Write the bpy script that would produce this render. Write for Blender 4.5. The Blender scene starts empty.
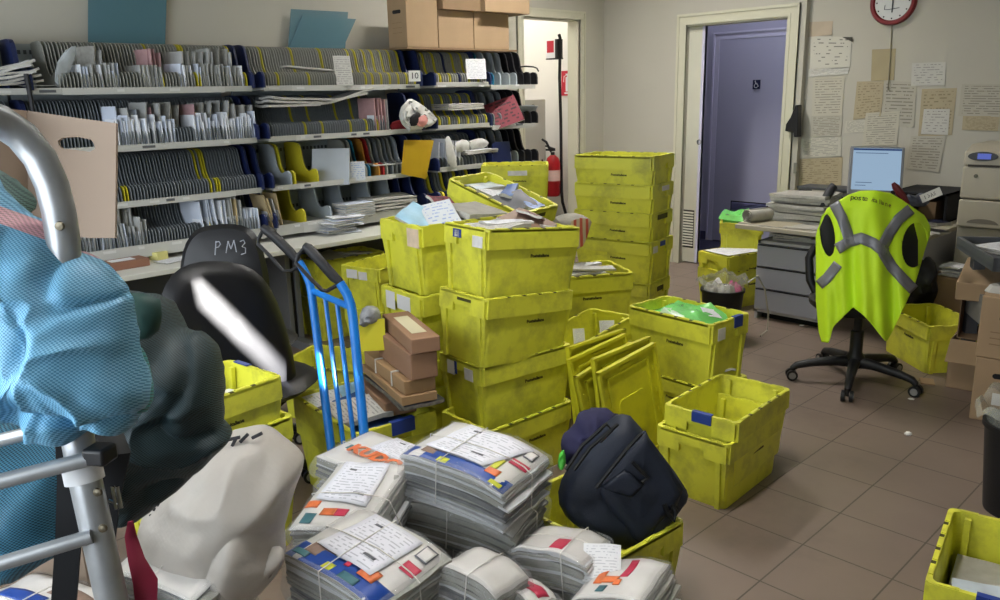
import bpy, math, random
from mathutils import Vector as V, Matrix, noise, Euler
random.seed(11)
SC = bpy.context.scene
COL = SC.collection
R = math.radians
PI = math.pi

# ------------------------------------------------------------------ camera
FPX, PITCH, ROLL, YAW, EYE = 806.92, 0.2492, -0.02371, 0.80451, 1.6
CF = V((math.cos(YAW)*math.cos(PITCH), math.sin(YAW)*math.cos(PITCH), -math.sin(PITCH)))
_r0 = V((math.sin(YAW), -math.cos(YAW), 0)); _u0 = _r0.cross(CF)
CR = _r0*math.cos(ROLL) + _u0*math.sin(ROLL)
CU = -_r0*math.sin(ROLL) + _u0*math.cos(ROLL)
CP = V((0, 0, EYE))
cam = bpy.data.cameras.new('camera'); cob = bpy.data.objects.new('camera', cam); COL.objects.link(cob)
cam.sensor_width = 36; cam.lens = FPX*36/1000; cam.clip_start = .02
cob.matrix_world = Matrix(((CR.x, CU.x, -CF.x, CP.x), (CR.y, CU.y, -CF.y, CP.y), (CR.z, CU.z, -CF.z, CP.z), (0, 0, 0, 1)))
SC.camera = cob
FH = V((CF.x, CF.y, 0)).normalized()      # level direction the camera looks in
RH = V((FH.y, -FH.x, 0))                  # level direction to its right
def ray(px, py): return CF + CR*((px-500)/FPX) - CU*((py-300)/FPX)
def pd(px, py, d): return CP + ray(px, py)*d                        # point at a distance
def pz(px, py, z): r = ray(px, py); return CP + r*((z-EYE)/r.z)     # point on a level plane
def pX(px, py, x): r = ray(px, py); return CP + r*(x/r.x)           # point on a wall
def pY(px, py, y): r = ray(px, py); return CP + r*(y/r.y)

# ------------------------------------------------------------------ materials
def lin(c):
    if isinstance(c, str): c = [int(c[i:i+2], 16)/255 for i in (0, 2, 4)]
    return tuple((x/12.92 if x <= .04045 else ((x+.055)/1.055)**2.4) for x in c) + (1,)
MATS = {}
def mat(name, col, rough=.6, metal=0, var=0, vscale=6, bump=0, bscale=40, dirt=None, dscale=5, dlo=.5, dhi=.75, trans=0, alpha=1, emit=None, estr=0, spec=.5, ior=1.45, coord='Object', sss=0):
    if name in MATS: return MATS[name]
    m = bpy.data.materials.new(name); m.use_nodes = True
    nt = m.node_tree; N = nt.nodes; L = nt.links; b = N['Principled BSDF']
    c = lin(col)
    b.inputs['Base Color'].default_value = c; b.inputs['Roughness'].default_value = rough
    b.inputs['Metallic'].default_value = metal; b.inputs['Specular IOR Level'].default_value = spec
    b.inputs['IOR'].default_value = ior
    b.inputs['Transmission Weight'].default_value = trans; b.inputs['Alpha'].default_value = alpha
    if emit: b.inputs['Emission Color'].default_value = lin(emit); b.inputs['Emission Strength'].default_value = estr
    tc = N.new('ShaderNodeTexCoord')
    out = None
    if var:
        n = N.new('ShaderNodeTexNoise'); n.inputs['Scale'].default_value = vscale; n.inputs['Detail'].default_value = 4
        L.new(tc.outputs[coord], n.inputs['Vector'])
        r = N.new('ShaderNodeValToRGB'); r.color_ramp.elements[0].position = .3; r.color_ramp.elements[1].position = .7
        r.color_ramp.elements[0].color = tuple(x*(1-var) for x in c[:3])+(1,)
        r.color_ramp.elements[1].color = tuple(min(1, x*(1+var)) for x in c[:3])+(1,)
        L.new(n.outputs['Fac'], r.inputs['Fac']); out = r.outputs['Color']
    if dirt:
        n = N.new('ShaderNodeTexNoise'); n.inputs['Scale'].default_value = dscale; n.inputs['Detail'].default_value = 8; n.inputs['Roughness'].default_value = .65
        oi = N.new('ShaderNodeObjectInfo'); ad = N.new('ShaderNodeVectorMath'); ad.operation = 'ADD'
        sc = N.new('ShaderNodeVectorMath'); sc.operation = 'SCALE'; sc.inputs['Scale'].default_value = 37
        cx = N.new('ShaderNodeCombineXYZ')
        for i in range(3): L.new(oi.outputs['Random'], cx.inputs[i])
        L.new(cx.outputs[0], sc.inputs[0]); L.new(tc.outputs[coord], ad.inputs[0]); L.new(sc.outputs[0], ad.inputs[1])
        L.new(ad.outputs[0], n.inputs['Vector'])
        r = N.new('ShaderNodeMapRange'); r.inputs['From Min'].default_value = dlo; r.inputs['From Max'].default_value = dhi
        L.new(n.outputs['Fac'], r.inputs['Value'])
        mx = N.new('ShaderNodeMix'); mx.data_type = 'RGBA'
        L.new(r.outputs[0], mx.inputs['Factor'])
        if out: L.new(out, mx.inputs['A'])
        else: mx.inputs['A'].default_value = c
        mx.inputs['B'].default_value = lin(dirt); out = mx.outputs['Result']
    if out: L.new(out, b.inputs['Base Color'])
    if bump:
        n = N.new('ShaderNodeTexNoise'); n.inputs['Scale'].default_value = bscale; n.inputs['Detail'].default_value = 3
        L.new(tc.outputs[coord], n.inputs['Vector'])
        bp = N.new('ShaderNodeBump'); bp.inputs['Strength'].default_value = bump; bp.inputs['Distance'].default_value = .01
        L.new(n.outputs['Fac'], bp.inputs['Height']); L.new(bp.outputs[0], b.inputs['Normal'])
    MATS[name] = m
    return m
def mnode(m, kind, **kw):
    n = m.node_tree.nodes.new(kind)
    for k, v in kw.items():
        if k in n.inputs: n.inputs[k].default_value = v
        else: setattr(n, k, v)
    return n
def printed(name, paper, ink, rows=14, gap=.5, words=9, thresh=.42, rough=.7, axis=1):
    """paper carrying lines of small print, in the sheet's own UV"""
    if name in MATS: return MATS[name]
    m = mat(name, paper, rough); L = m.node_tree.links; b = m.node_tree.nodes['Principled BSDF']
    tc = mnode(m, 'ShaderNodeTexCoord'); sp = mnode(m, 'ShaderNodeSeparateXYZ'); L.new(tc.outputs['UV'], sp.inputs[0])
    def math_(op, a, bb=None):
        n = mnode(m, 'ShaderNodeMath', operation=op)
        for i, x in enumerate((a, bb)):
            if x is None: continue
            if isinstance(x, (int, float)): n.inputs[i].default_value = x
            else: L.new(x, n.inputs[i])
        return n.outputs[0]
    u, v = (sp.outputs[0], sp.outputs[1]) if axis else (sp.outputs[1], sp.outputs[0])
    vr = math_('MULTIPLY', v, rows); line = math_('LESS_THAN', math_('FRACT', vr), gap)
    cb = mnode(m, 'ShaderNodeCombineXYZ'); L.new(math_('MULTIPLY', u, words), cb.inputs[0]); L.new(math_('FLOOR', vr), cb.inputs[1])
    nz = mnode(m, 'ShaderNodeTexNoise', Scale=1.3, Detail=2.0); L.new(cb.outputs[0], nz.inputs['Vector'])
    word = math_('GREATER_THAN', nz.outputs['Fac'], thresh)
    inb = math_('MULTIPLY', math_('GREATER_THAN', u, .08), math_('LESS_THAN', u, .92))
    inv = math_('MULTIPLY', math_('GREATER_THAN', v, .06), math_('LESS_THAN', v, .94))
    f = math_('MULTIPLY', math_('MULTIPLY', line, word), math_('MULTIPLY', inb, inv))
    mx = mnode(m, 'ShaderNodeMix', data_type='RGBA'); L.new(f, mx.inputs['Factor'])
    mx.inputs['A'].default_value = lin(paper); mx.inputs['B'].default_value = lin(ink)
    L.new(mx.outputs['Result'], b.inputs['Base Color'])
    return m

# ------------------------------------------------------------------ mesh building
class MB:
    def __init__(s): s.v, s.f, s.mi, s.uv = [], [], [], {}
    def add(s, vs, fs, mi=0, M=None):
        b = len(s.v)
        s.v += [tuple((M @ V(p)) if M else p) for p in vs]
        for f in fs: s.f.append(tuple(b+i for i in f)); s.mi.append(mi)
        return s
    def box(s, c, d, mi=0, M=None, rz=0, rx=0, ry=0):
        T = Matrix.Translation(c) @ Euler((rx, ry, rz)).to_matrix().to_4x4()
        if M: T = M @ T
        x, y, z = d[0]/2, d[1]/2, d[2]/2
        vs = [(a*x, b*y, e*z) for e in (-1, 1) for b in (-1, 1) for a in (-1, 1)]
        return s.add(vs, [(0, 2, 3, 1), (4, 5, 7, 6), (0, 1, 5, 4), (2, 6, 7, 3), (0, 4, 6, 2), (1, 3, 7, 5)], mi, T)
    def b2(s, lo, hi, mi=0, M=None):
        return s.box([(a+b)/2 for a, b in zip(lo, hi)], [b-a for a, b in zip(lo, hi)], mi, M)
    def loft(s, rings, mi=0, M=None, cap0=True, cap1=True, closed=True):
        n = len(rings[0]); vs = [p for r in rings for p in r]; fs = []
        for k in range(len(rings)-1):
            for i in range(n if closed else n-1):
                j = (i+1) % n
                fs.append((k*n+i, k*n+j, (k+1)*n+j, (k+1)*n+i))
        if cap0: fs.append(tuple(reversed(range(n))))
        if cap1: fs.append(tuple(range((len(rings)-1)*n, len(rings)*n)))
        return s.add(vs, fs, mi, M)
    def tube(s, path, r, seg=8, mi=0, M=None, closed=False):
        P = [V(p) for p in path]; n = len(P); rings = []; up = None
        for i in range(n):
            if closed: t = P[(i+1) % n]-P[i-1]
            else: t = P[min(i+1, n-1)]-P[max(i-1, 0)]
            t.normalize()
            if up is None: up = t.orthogonal().normalized()
            up = (up - t*up.dot(t))
            up = up.normalized() if up.length > 1e-6 else t.orthogonal().normalized()
            w = t.cross(up); rr = r[i] if isinstance(r, (list, tuple)) else r
            rings.append([P[i]+up*rr*math.cos(2*PI*k/seg)+w*rr*math.sin(2*PI*k/seg) for k in range(seg)])
        if closed: rings.append(rings[0])
        return s.loft(rings, mi, M, not closed, not closed)
    def lathe(s, prof, seg=20, mi=0, M=None, c=(0, 0, 0), cap0=True, cap1=True):
        rings = [[(c[0]+r*math.cos(2*PI*k/seg), c[1]+r*math.sin(2*PI*k/seg), c[2]+z) for k in range(seg)] for r, z in prof]
        return s.loft(rings, mi, M, cap0, cap1)
    def prism(s, poly, t0, t1, axis='x', mi=0, M=None):
        """2D polygon (a,b) extruded along an axis"""
        f = {'x': lambda a, b, t: (t, a, b), 'y': lambda a, b, t: (a, t, b), 'z': lambda a, b, t: (a, b, t)}[axis]
        return s.loft([[f(a, b, t0) for a, b in poly], [f(a, b, t1) for a, b in poly]], mi, M)
    def grid(s, fn, nu, nv, mi=0, M=None, skip=None):
        vs = [fn(i/nu, j/nv) for j in range(nv+1) for i in range(nu+1)]
        fs, b = [], len(s.v)
        for j in range(nv):
            for i in range(nu):
                if skip and skip((i+.5)/nu, (j+.5)/nv): continue
                fs.append((j*(nu+1)+i, j*(nu+1)+i+1, (j+1)*(nu+1)+i+1, (j+1)*(nu+1)+i))
        for j in range(nv+1):
            for i in range(nu+1): s.uv[b+j*(nu+1)+i] = (i/nu, j/nv)
        return s.add(vs, fs, mi, M)
    def quad(s, a, b, c, d, mi=0):
        k = len(s.v); s.uv.update({k: (0, 0), k+1: (1, 0), k+2: (1, 1), k+3: (0, 1)})
        return s.add([a, b, c, d], [(0, 1, 2, 3)], mi)
    def build(s, name, mats, parent=None, loc=None, rot=None, smooth=40, bevel=0, solid=0, fix=True):
        me = bpy.data.meshes.new(name); me.from_pydata(s.v, [], s.f)
        if not isinstance(mats, (list, tuple)): mats = [mats]
        for m in mats: me.materials.append(m)
        me.polygons.foreach_set('material_index', s.mi)
        if s.uv:
            ul = me.uv_layers.new(name='UVMap')
            for lp in me.loops: ul.data[lp.index].uv = s.uv.get(lp.vertex_index, (0, 0))
        if fix:
            import bmesh
            bm = bmesh.new(); bm.from_mesh(me); bmesh.ops.recalc_face_normals(bm, faces=bm.faces); bm.to_mesh(me); bm.free()
        if smooth:
            me.polygons.foreach_set('use_smooth', [True]*len(me.polygons)); me.set_sharp_from_angle(angle=R(smooth))
        me.update()
        return link(name, me, parent, loc, rot, bevel, solid)
def link(name, me, parent=None, loc=None, rot=None, bevel=0, solid=0):
    o = bpy.data.objects.new(name, me); COL.objects.link(o)
    if parent: o.parent = parent
    if loc is not None: o.location = loc
    if rot is not None: o.rotation_euler = rot
    if bevel:
        md = o.modifiers.new('bevel', 'BEVEL'); md.width = bevel; md.segments = 2; md.limit_method = 'ANGLE'
    if solid:
        md = o.modifiers.new('solid', 'SOLIDIFY'); md.thickness = solid; md.offset = 0
    return o
def tag(o, label, cat, group=None, kind=None):
    o['label'] = label; o['category'] = cat
    if group: o['group'] = group
    if kind: o['kind'] = kind
    return o
def struct(o, kind='structure'): o['kind'] = kind; return o
def thing(name, label, cat, loc=(0, 0, 0), rz=0, group=None, M=None):
    o = bpy.data.objects.new(name, None); COL.objects.link(o); o.empty_display_size = .05
    if M is not None: o.matrix_world = M
    else: o.location = loc; o.rotation_euler = (0, 0, rz)
    return tag(o, label, cat, group)
def dup(root, M=None, label=None, group=None, only=None):
    """a copy of a thing with copies of its parts and their sub-parts"""
    r = root.copy(); COL.objects.link(r)
    if M is not None: r.matrix_world = M
    if label: r['label'] = label
    if group: r['group'] = group
    for ch in root.children:
        if only and ch.name.split('.')[0] not in only: continue
        c = ch.copy(); COL.objects.link(c); c.parent = r
        for g in ch.children:
            d = g.copy(); COL.objects.link(d); d.parent = c
    return r
_txt = {}
def text(s, size, m, name, parent=None, M=None, ext=.0006, align='CENTER', loc=None, rot=None, sx=1, bold=0):
    key = (s, size, m.name, ext, align, bold)
    if key not in _txt:
        cu = bpy.data.curves.new('t', 'FONT'); cu.body = s; cu.size = size; cu.extrude = ext; cu.align_x = align; cu.align_y = 'CENTER'; cu.resolution_u = 2; cu.offset = bold
        ob = bpy.data.objects.new('t', cu); COL.objects.link(ob); bpy.context.view_layer.update()
        me = bpy.data.meshes.new_from_object(ob.evaluated_get(bpy.context.evaluated_depsgraph_get()))
        bpy.data.objects.remove(ob); bpy.data.curves.remove(cu)
        me.materials.clear(); me.materials.append(m); me.name = name; _txt[key] = me
    o = link(name, _txt[key], parent, loc, rot)
    if M is not None: o.matrix_local = M
    return o
def frame3(o, x, y):
    """matrix with origin o, x axis along x, y axis in the plane of x and y"""
    x = V(x).normalized(); z = x.cross(V(y)).normalized(); y = z.cross(x)
    M = Matrix.Identity(4)
    for i in range(3): M[i][0] = x[i]; M[i][1] = y[i]; M[i][2] = z[i]; M[i][3] = o[i]
    return M
def rrect(lx, ly, r, z, n=3, cx=0, cy=0):
    pts = []
    for (sx, sy, a0) in ((1, 1, 0), (-1, 1, 90), (-1, -1, 180), (1, -1, 270)):
        for k in range(n+1):
            a = R(a0+90*k/n); pts.append((cx+sx*(lx/2-r)+r*math.cos(a), cy+sy*(ly/2-r)+r*math.sin(a), z))
    return pts
def nz(p, s=1, seed=0): return noise.noise(V(p)*s+V((seed*7.3, seed*3.1, seed*1.7)))
def pillow(outline, thick, center=None, nr=10, sub=2, fold=.012, fs=9, seed=0, power=.5, back=1, axis=None, aniso=(1, 1, 1), crease=.8):
    """a stuffed, closed body: outline = list of world points; swells by thick to both sides"""
    P = [V(p) for p in outline]
    Q = []
    n = len(P)
    for i in range(n):                      # Catmull-Rom rounding of the outline
        a, b, c, d = P[i-1], P[i], P[(i+1) % n], P[(i+2) % n]
        for k in range(sub):
            t = k/sub
            Q.append(.5*((2*b)+(c-a)*t+(2*a-5*b+4*c-d)*t*t+(3*b-a-3*c+d)*t**3))
    n = len(Q)
    C = V(center) if center else sum(Q, V())/n
    ax = V(axis).normalized() if axis else -FH
    mb = MB()
    def pt(i, r, sgn):
        p = C.lerp(Q[i], r); h = max(0, 1-r*r)**power
        w = V((p.x*aniso[0], p.y*aniso[1], p.z*aniso[2]))
        f = nz(w, fs, seed)*fold*1.5+nz(w, fs*2.7, seed+5)*fold*.6-max(0, 1-abs(nz(w, fs*.9, seed+11))*5)**1.5*fold*crease+max(0, 1-abs(nz(w, fs*1.3, seed+17))*4)**2*fold*crease*.7
        off = sgn*thick*h*(back if sgn < 0 else 1)
        return p+ax*(off+f*min(1, h*2)*sgn)+(Q[i]-C).normalized()*(f*.18*r)
    vs = [tuple(pt(0, 0, 1))]; uv = {}
    for k in range(1, nr+1):
        for i in range(n): vs.append(tuple(pt(i, k/nr, 1)))
    for k in range(nr-1, 0, -1):
        for i in range(n): vs.append(tuple(pt(i, k/nr, -1)))
    vs.append(tuple(pt(0, 0, -1)))
    fs_ = [(0, 1+i, 1+(i+1) % n) for i in range(n)]
    rows = 2*nr-1
    for k in range(rows-1):
        for i in range(n):
            j = (i+1) % n
            fs_.append((1+k*n+i, 1+(k+1)*n+i, 1+(k+1)*n+j, 1+k*n+j))
    last = len(vs)-1
    fs_ += [(last, 1+(rows-1)*n+(i+1) % n, 1+(rows-1)*n+i) for i in range(n)]
    mb.add(vs, fs_)
    for i, p in enumerate(vs):
        q = V(p); mb.uv[i] = (q.dot(RH), q.z+.35*q.dot(FH))
    return mb
EXPO=0.2; P_WIN=88; P_SUN=75; P_COR=40; P_LOB=13; LAMPS=((1.7,1.6,21,115),(4.7,3.8,52,140)); SUNX=.06; SUNZ=-.40; CHD=3.15; CHS=.25
# ------------------------------------------------------------------ the room
XF, XR, YL, XB, YN, ZC = 6.5, 6.56, 5.2, -0.7, -1.6, 3.5
WALL = mat('wall_paint', 'bcb8ab', .85, var=.03, vscale=1.5, bump=.03, bscale=90)
WHITEP = mat('corridor_paint', 'ece9e2', .8, var=.02, vscale=2)
LAV = mat('lavender_paint', 'b4b3cb', .75, var=.03, vscale=2)
LAVT = mat('lavender_trim', 'cfcde4', .5)
TRIM = mat('door_trim', 'cdcab4', .5, var=.02)
DOORM = mat('door_leaf_paint', 'd2d0be', .5, var=.02)
CEIL = mat('ceiling_paint', 'dcd9cf', .9)
DARK = mat('dark_gap', '16161a', .8)
STEEL = mat('brushed_steel', '8d8f93', .32, 1, var=.12, vscale=25)
CHROME = mat('chrome', 'c8c8c8', .15, 1)
BLACKP = mat('black_plastic', '17171a', .45, var=.1, vscale=20)
def floor_mat():
    m = mat('floor_tile', '7f6f64', .42, var=.09, vscale=2.3, dirt='665950', dscale=1.7, dlo=.5, dhi=.8)
    nt = m.node_tree; L = nt.links; b = nt.nodes['Principled BSDF']
    src = b.inputs['Base Color'].links[0].from_socket
    tc = mnode(m, 'ShaderNodeTexCoord'); sp = mnode(m, 'ShaderNodeSeparateXYZ'); L.new(tc.outputs['Object'], sp.inputs[0])
    def mt(op, a, c):
        n = mnode(m, 'ShaderNodeMath', operation=op)
        for i, x in enumerate((a, c)):
            if isinstance(x, (int, float)): n.inputs[i].default_value = x
            else: L.new(x, n.inputs[i])
        return n.outputs[0]
    T = .311; fs = []
    for k, o in ((0, 1.9544), (1, 1.1299)):
        q = mt('DIVIDE', mt('SUBTRACT', sp.outputs[k], o-20*T), T)
        d = mt('ABSOLUTE', mt('SUBTRACT', mt('FRACT', mt('ADD', q, .5), 0), .5), 0)
        fs.append(mt('LESS_THAN', d, .0095))
    g = mt('MAXIMUM', fs[0], fs[1])
    mx = mnode(m, 'ShaderNodeMix', data_type='RGBA'); L.new(g, mx.inputs['Factor']); L.new(src, mx.inputs['A']); mx.inputs['B'].default_value = lin('54493f')
    L.new(mx.outputs['Result'], b.inputs['Base Color'])
    bp = mnode(m, 'ShaderNodeBump', Strength=.35, Distance=.003); bp.invert = True
    L.new(g, bp.inputs['Height']); L.new(bp.outputs[0], b.inputs['Normal'])
    return m
struct(MB().b2((XB, YN, -.1), (XR+.1, YL+.12, 0)).build('floor', floor_mat(), smooth=0))
struct(MB().b2((XB, YN, ZC), (XR+.1, YL+.12, ZC+.1)).build('ceiling', CEIL, smooth=0))
# shelf wall with the corridor doorway
dx0, dx1, dz = pY(522, 12, YL).x, pY(579, 60, YL).x, 2.262
mb = MB()
mb.b2((XB, YL, 0), (dx0, YL+.12, ZC)); mb.b2((dx1, YL, 0), (XR+.1, YL+.12, ZC)); mb.b2((dx0, YL, dz), (dx1, YL+.12, ZC))
struct(mb.build('wall_left', WALL, smooth=0))
# far wall with the sliding-door opening, then a shallow step to the notice wall
fy0, fy1, fz = pX(784, 100, XF).y, pX(685, 100, XF).y, pX(735, 21, XF).z
ys = pX(806, 20, XF).y
mb = MB()
mb.b2((XF, ys, 0), (XF+.12, fy0, ZC)); mb.b2((XF, fy1, 0), (XF+.12, YL+.12, ZC)); mb.b2((XF, fy0, fz), (XF+.12, fy1, ZC))
struct(mb.build('wall_far', WALL, smooth=0))
struct(MB().b2((XR, YN, 0), (XR+.1, ys, ZC)).build('wall_right', WALL, smooth=0))
# rear wall (behind the camera) with a wide window
SL = dict(y0=1.25, y1=1.7, z0=2.3, z1=2.4)      # slot, set below with the sun
WY0, WY1, WZ0, WZ1 = 0.3, 4.7, 1.0, 2.3
# trims
def casing(name, pts, w, d, n, mtl):
    """a three-sided door casing standing proud of the wall; pts = (bottom, top, top, bottom) centre lines"""
    mb = MB(); n = V(n)
    P = [V(p) for p in pts]
    along = (P[2]-P[1]).normalized()
    up = V((0, 0, 1))
    for w0, w1, dd in ((-.5, .5, d*.7), (-.5, -.25, d*.85), (.25, .5, d)):      # mitred bands from inner to outer edge
        R_ = [[P[0]-along*w*q, P[1]-along*w*q+up*w*q, P[2]+along*w*q+up*w*q, P[3]+along*w*q] for q in (w0, w1)]
        for k in range(3):
            mb.loft([[R_[0][k+e], R_[1][k+e], R_[1][k+e]+n*dd, R_[0][k+e]+n*dd] for e in (0, 1)])
    return struct(mb.build(name, mtl, smooth=0))
w = .075
casing('trim_1', [(dx0-w/2, YL, 0), (dx0-w/2, YL, dz+w/2), (dx1+w/2, YL, dz+w/2), (dx1+w/2, YL, 0)], w, .022, (0, -1, 0), TRIM)
struct(MB().b2((dx1-.02, YL-.002, 0), (dx1, YL+.125, dz)).b2((dx0, YL-.002, 0), (dx0+.012, YL+.125, dz)).b2((dx0, YL-.002, dz-.012), (dx1, YL+.125, dz)).build('trim_2', TRIM, smooth=0))
w = .095
casing('trim_3', [(XF, fy1+w/2, 0), (XF, fy1+w/2, fz+w/2), (XF, fy0-w/2, fz+w/2), (XF, fy0-w/2, 0)], w, .025, (-1, 0, 0), TRIM)
struct(MB().b2((XF-.003, fy0, 0), (XF+.125, fy0+.014, fz)).b2((XF-.003, fy0, fz-.014), (XF+.125, fy1, fz)).build('trim_4', TRIM, smooth=0))
struct(MB().b2((XR-.012, YN, 0), (XR, ys, .07)).build('baseboard_right', TRIM, smooth=0))
struct(MB().b2((XF-.012, fy1+.1, 0), (XF, YL, .07)).build('baseboard_far', TRIM, smooth=0))
# corridor behind the left doorway
cx1 = 6.45
struct(MB().b2((cx1, YL+.12, 0), (cx1+.1, 7.6, ZC)).build('wall_corridor', WHITEP, smooth=0))
struct(MB().b2((4.2, 7.5, 0), (cx1, 7.6, ZC)).build('wall_corridor_end', WHITEP, smooth=0))
struct(MB().b2((4.1, YL+.12, 0), (4.2, 7.6, ZC)).build('wall_corridor_side', WHITEP, smooth=0))
struct(MB().b2((4.1, YL+.12, -.1), (cx1+.1, 7.6, 0)).build('floor_corridor', mat('corridor_floor', '75685e', .5), smooth=0))
struct(MB().b2((4.1, YL+.12, ZC), (cx1+.1, 7.6, ZC+.1)).build('ceiling_corridor', CEIL, smooth=0))
# lavender lobby behind the sliding door
lx = 7.75
struct(MB().b2((lx, 2.2, 0), (lx+.1, 5.6, ZC)).build('wall_lobby', LAV, smooth=0))
struct(MB().b2((XF+.12, 5.5, 0), (lx, 5.6, ZC)).build('wall_lobby_left', LAV, smooth=0))
struct(MB().b2((XF+.16, 2.2, 0), (lx, 2.3, ZC)).build('wall_lobby_right', LAV, smooth=0))
struct(MB().b2((XF+.12, 2.2, -.1), (lx+.1, 5.6, 0)).build('floor_lobby', mat('lobby_floor', '3f3c55', .35), smooth=0))
struct(MB().b2((XF+.12, 2.2, ZC), (lx+.1, 5.6, ZC+.1)).build('ceiling_lobby', LAV, smooth=0))
struct(MB().b2((lx-.012, 2.3, 0), (lx, 5.5, .09)).build('baseboard_lobby', mat('lobby_base', '45425e', .5), smooth=0))
# inner door of the lobby with frame, accessible sign, vent
a, b_ = pX(716, 100, lx), pX(783, 33, lx)
iy1, iz = a.y, pX(750, 34, lx).z; iy0 = iy1-.86
dn = MB().b2((lx-.03, iy0, .01), (lx, iy1-.03, iz-.03)).build('door_2', LAV, smooth=0); struct(dn)
casing('trim_5', [(lx-.0, iy1, 0), (lx-.0, iy1, iz), (lx-.0, iy0, iz), (lx-.0, iy0, 0)], .075, .04, (-1, 0, 0), LAVT)
vm = mat('vent_dark', '5c5c80', .6)
va, vb = pX(732, 202, lx-.035), pX(766, 216, lx-.035)
mb = MB()
for k in range(7):
    z = vb.z+(va.z-vb.z)*(k+.5)/7
    mb.box((lx-.04, (va.y+vb.y)/2, z), (.012, abs(va.y-vb.y), .022), rx=0, ry=.6)
mb.box((lx-.033, (va.y+vb.y)/2, (va.z+vb.z)/2), (.006, abs(va.y-vb.y)+.03, abs(va.z-vb.z)+.03), 1)
mb.build('vent_grille', [vm, DARK], dn)
NAVY = mat('navy_sign', '23284a', .5); SIGNW = mat('sign_white', 'e8e8ea', .6)
sp_ = pX(756.5, 84.5, lx-.04)
sg = thing('accessible_toilet_sign', 'small dark blue square sign with a white wheelchair symbol on the lavender door', 'sign', M=Matrix.Translation(sp_) @ Euler((PI/2, 0, -PI/2)).to_matrix().to_4x4())
MB().box((0, 0, 0), (.082, .09, .004)).build('sign_plate', NAVY, sg, bevel=.001)
mb = MB()
mb.tube([(-.012, .026, .004), (-.008, .005, .004), (.012, .004, .004), (.02, -.018, .004), (.028, -.016, .004)], .0034, 6)
mb.tube([(-.016+.0, .0, .004)]+[(-.003+.019*math.cos(a), -.013+.019*math.sin(a), .004) for a in [R(150+k*20) for k in range(11)]], .003, 6)
mb.lathe([(.0, .002), (.0055, .002), (.0055, .005), (0, .005)], 10, c=(-.013, .033, 0))
mb.tube([(-.009, .014, .004), (.008, .013, .004)], .003, 6)
mb.build('wheelchair_symbol', SIGNW, sg)
# the sliding leaf, half out of its pocket
sl0 = pX(703.5, 100, XF+.05).y
lf = MB().b2((XF+.04, sl0, .012), (XF+.075, fy1+.35, fz-.016)).b2((XF+.036, sl0, .012), (XF+.079, sl0+.028, fz-.016), 1).build('door_1', [DOORM, LAVT], smooth=0, bevel=.002); struct(lf)
pl = pX(699, 142, XF+.038)
MB().lathe([(0, 0), (.024, 0), (.024, -.004), (.019, -.006), (.017, -.002), (0, -.002)], 20, M=Matrix.Translation(pl) @ Euler((0, PI/2, 0)).to_matrix().to_4x4()).build('finger_pull', STEEL, lf)
va, vb = pX(679, 210, XF+.038), pX(692.5, 247, XF+.038)
mb = MB(); hh = (va.z-vb.z)/13
for k in range(13): mb.box((XF+.034, (va.y+vb.y)/2+.03, vb.z+hh*(k+.5)), (.006, abs(va.y-vb.y)+.06, hh*.55), ry=.5)
mb.box((XF+.039, (va.y+vb.y)/2+.03, (va.z+vb.z)/2), (.004, abs(va.y-vb.y)+.07, va.z-vb.z+.02), 1)
mb.build('vent_grille', [DOORM, mat('vent_shadow', '3b3830', .8)], lf)
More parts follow.
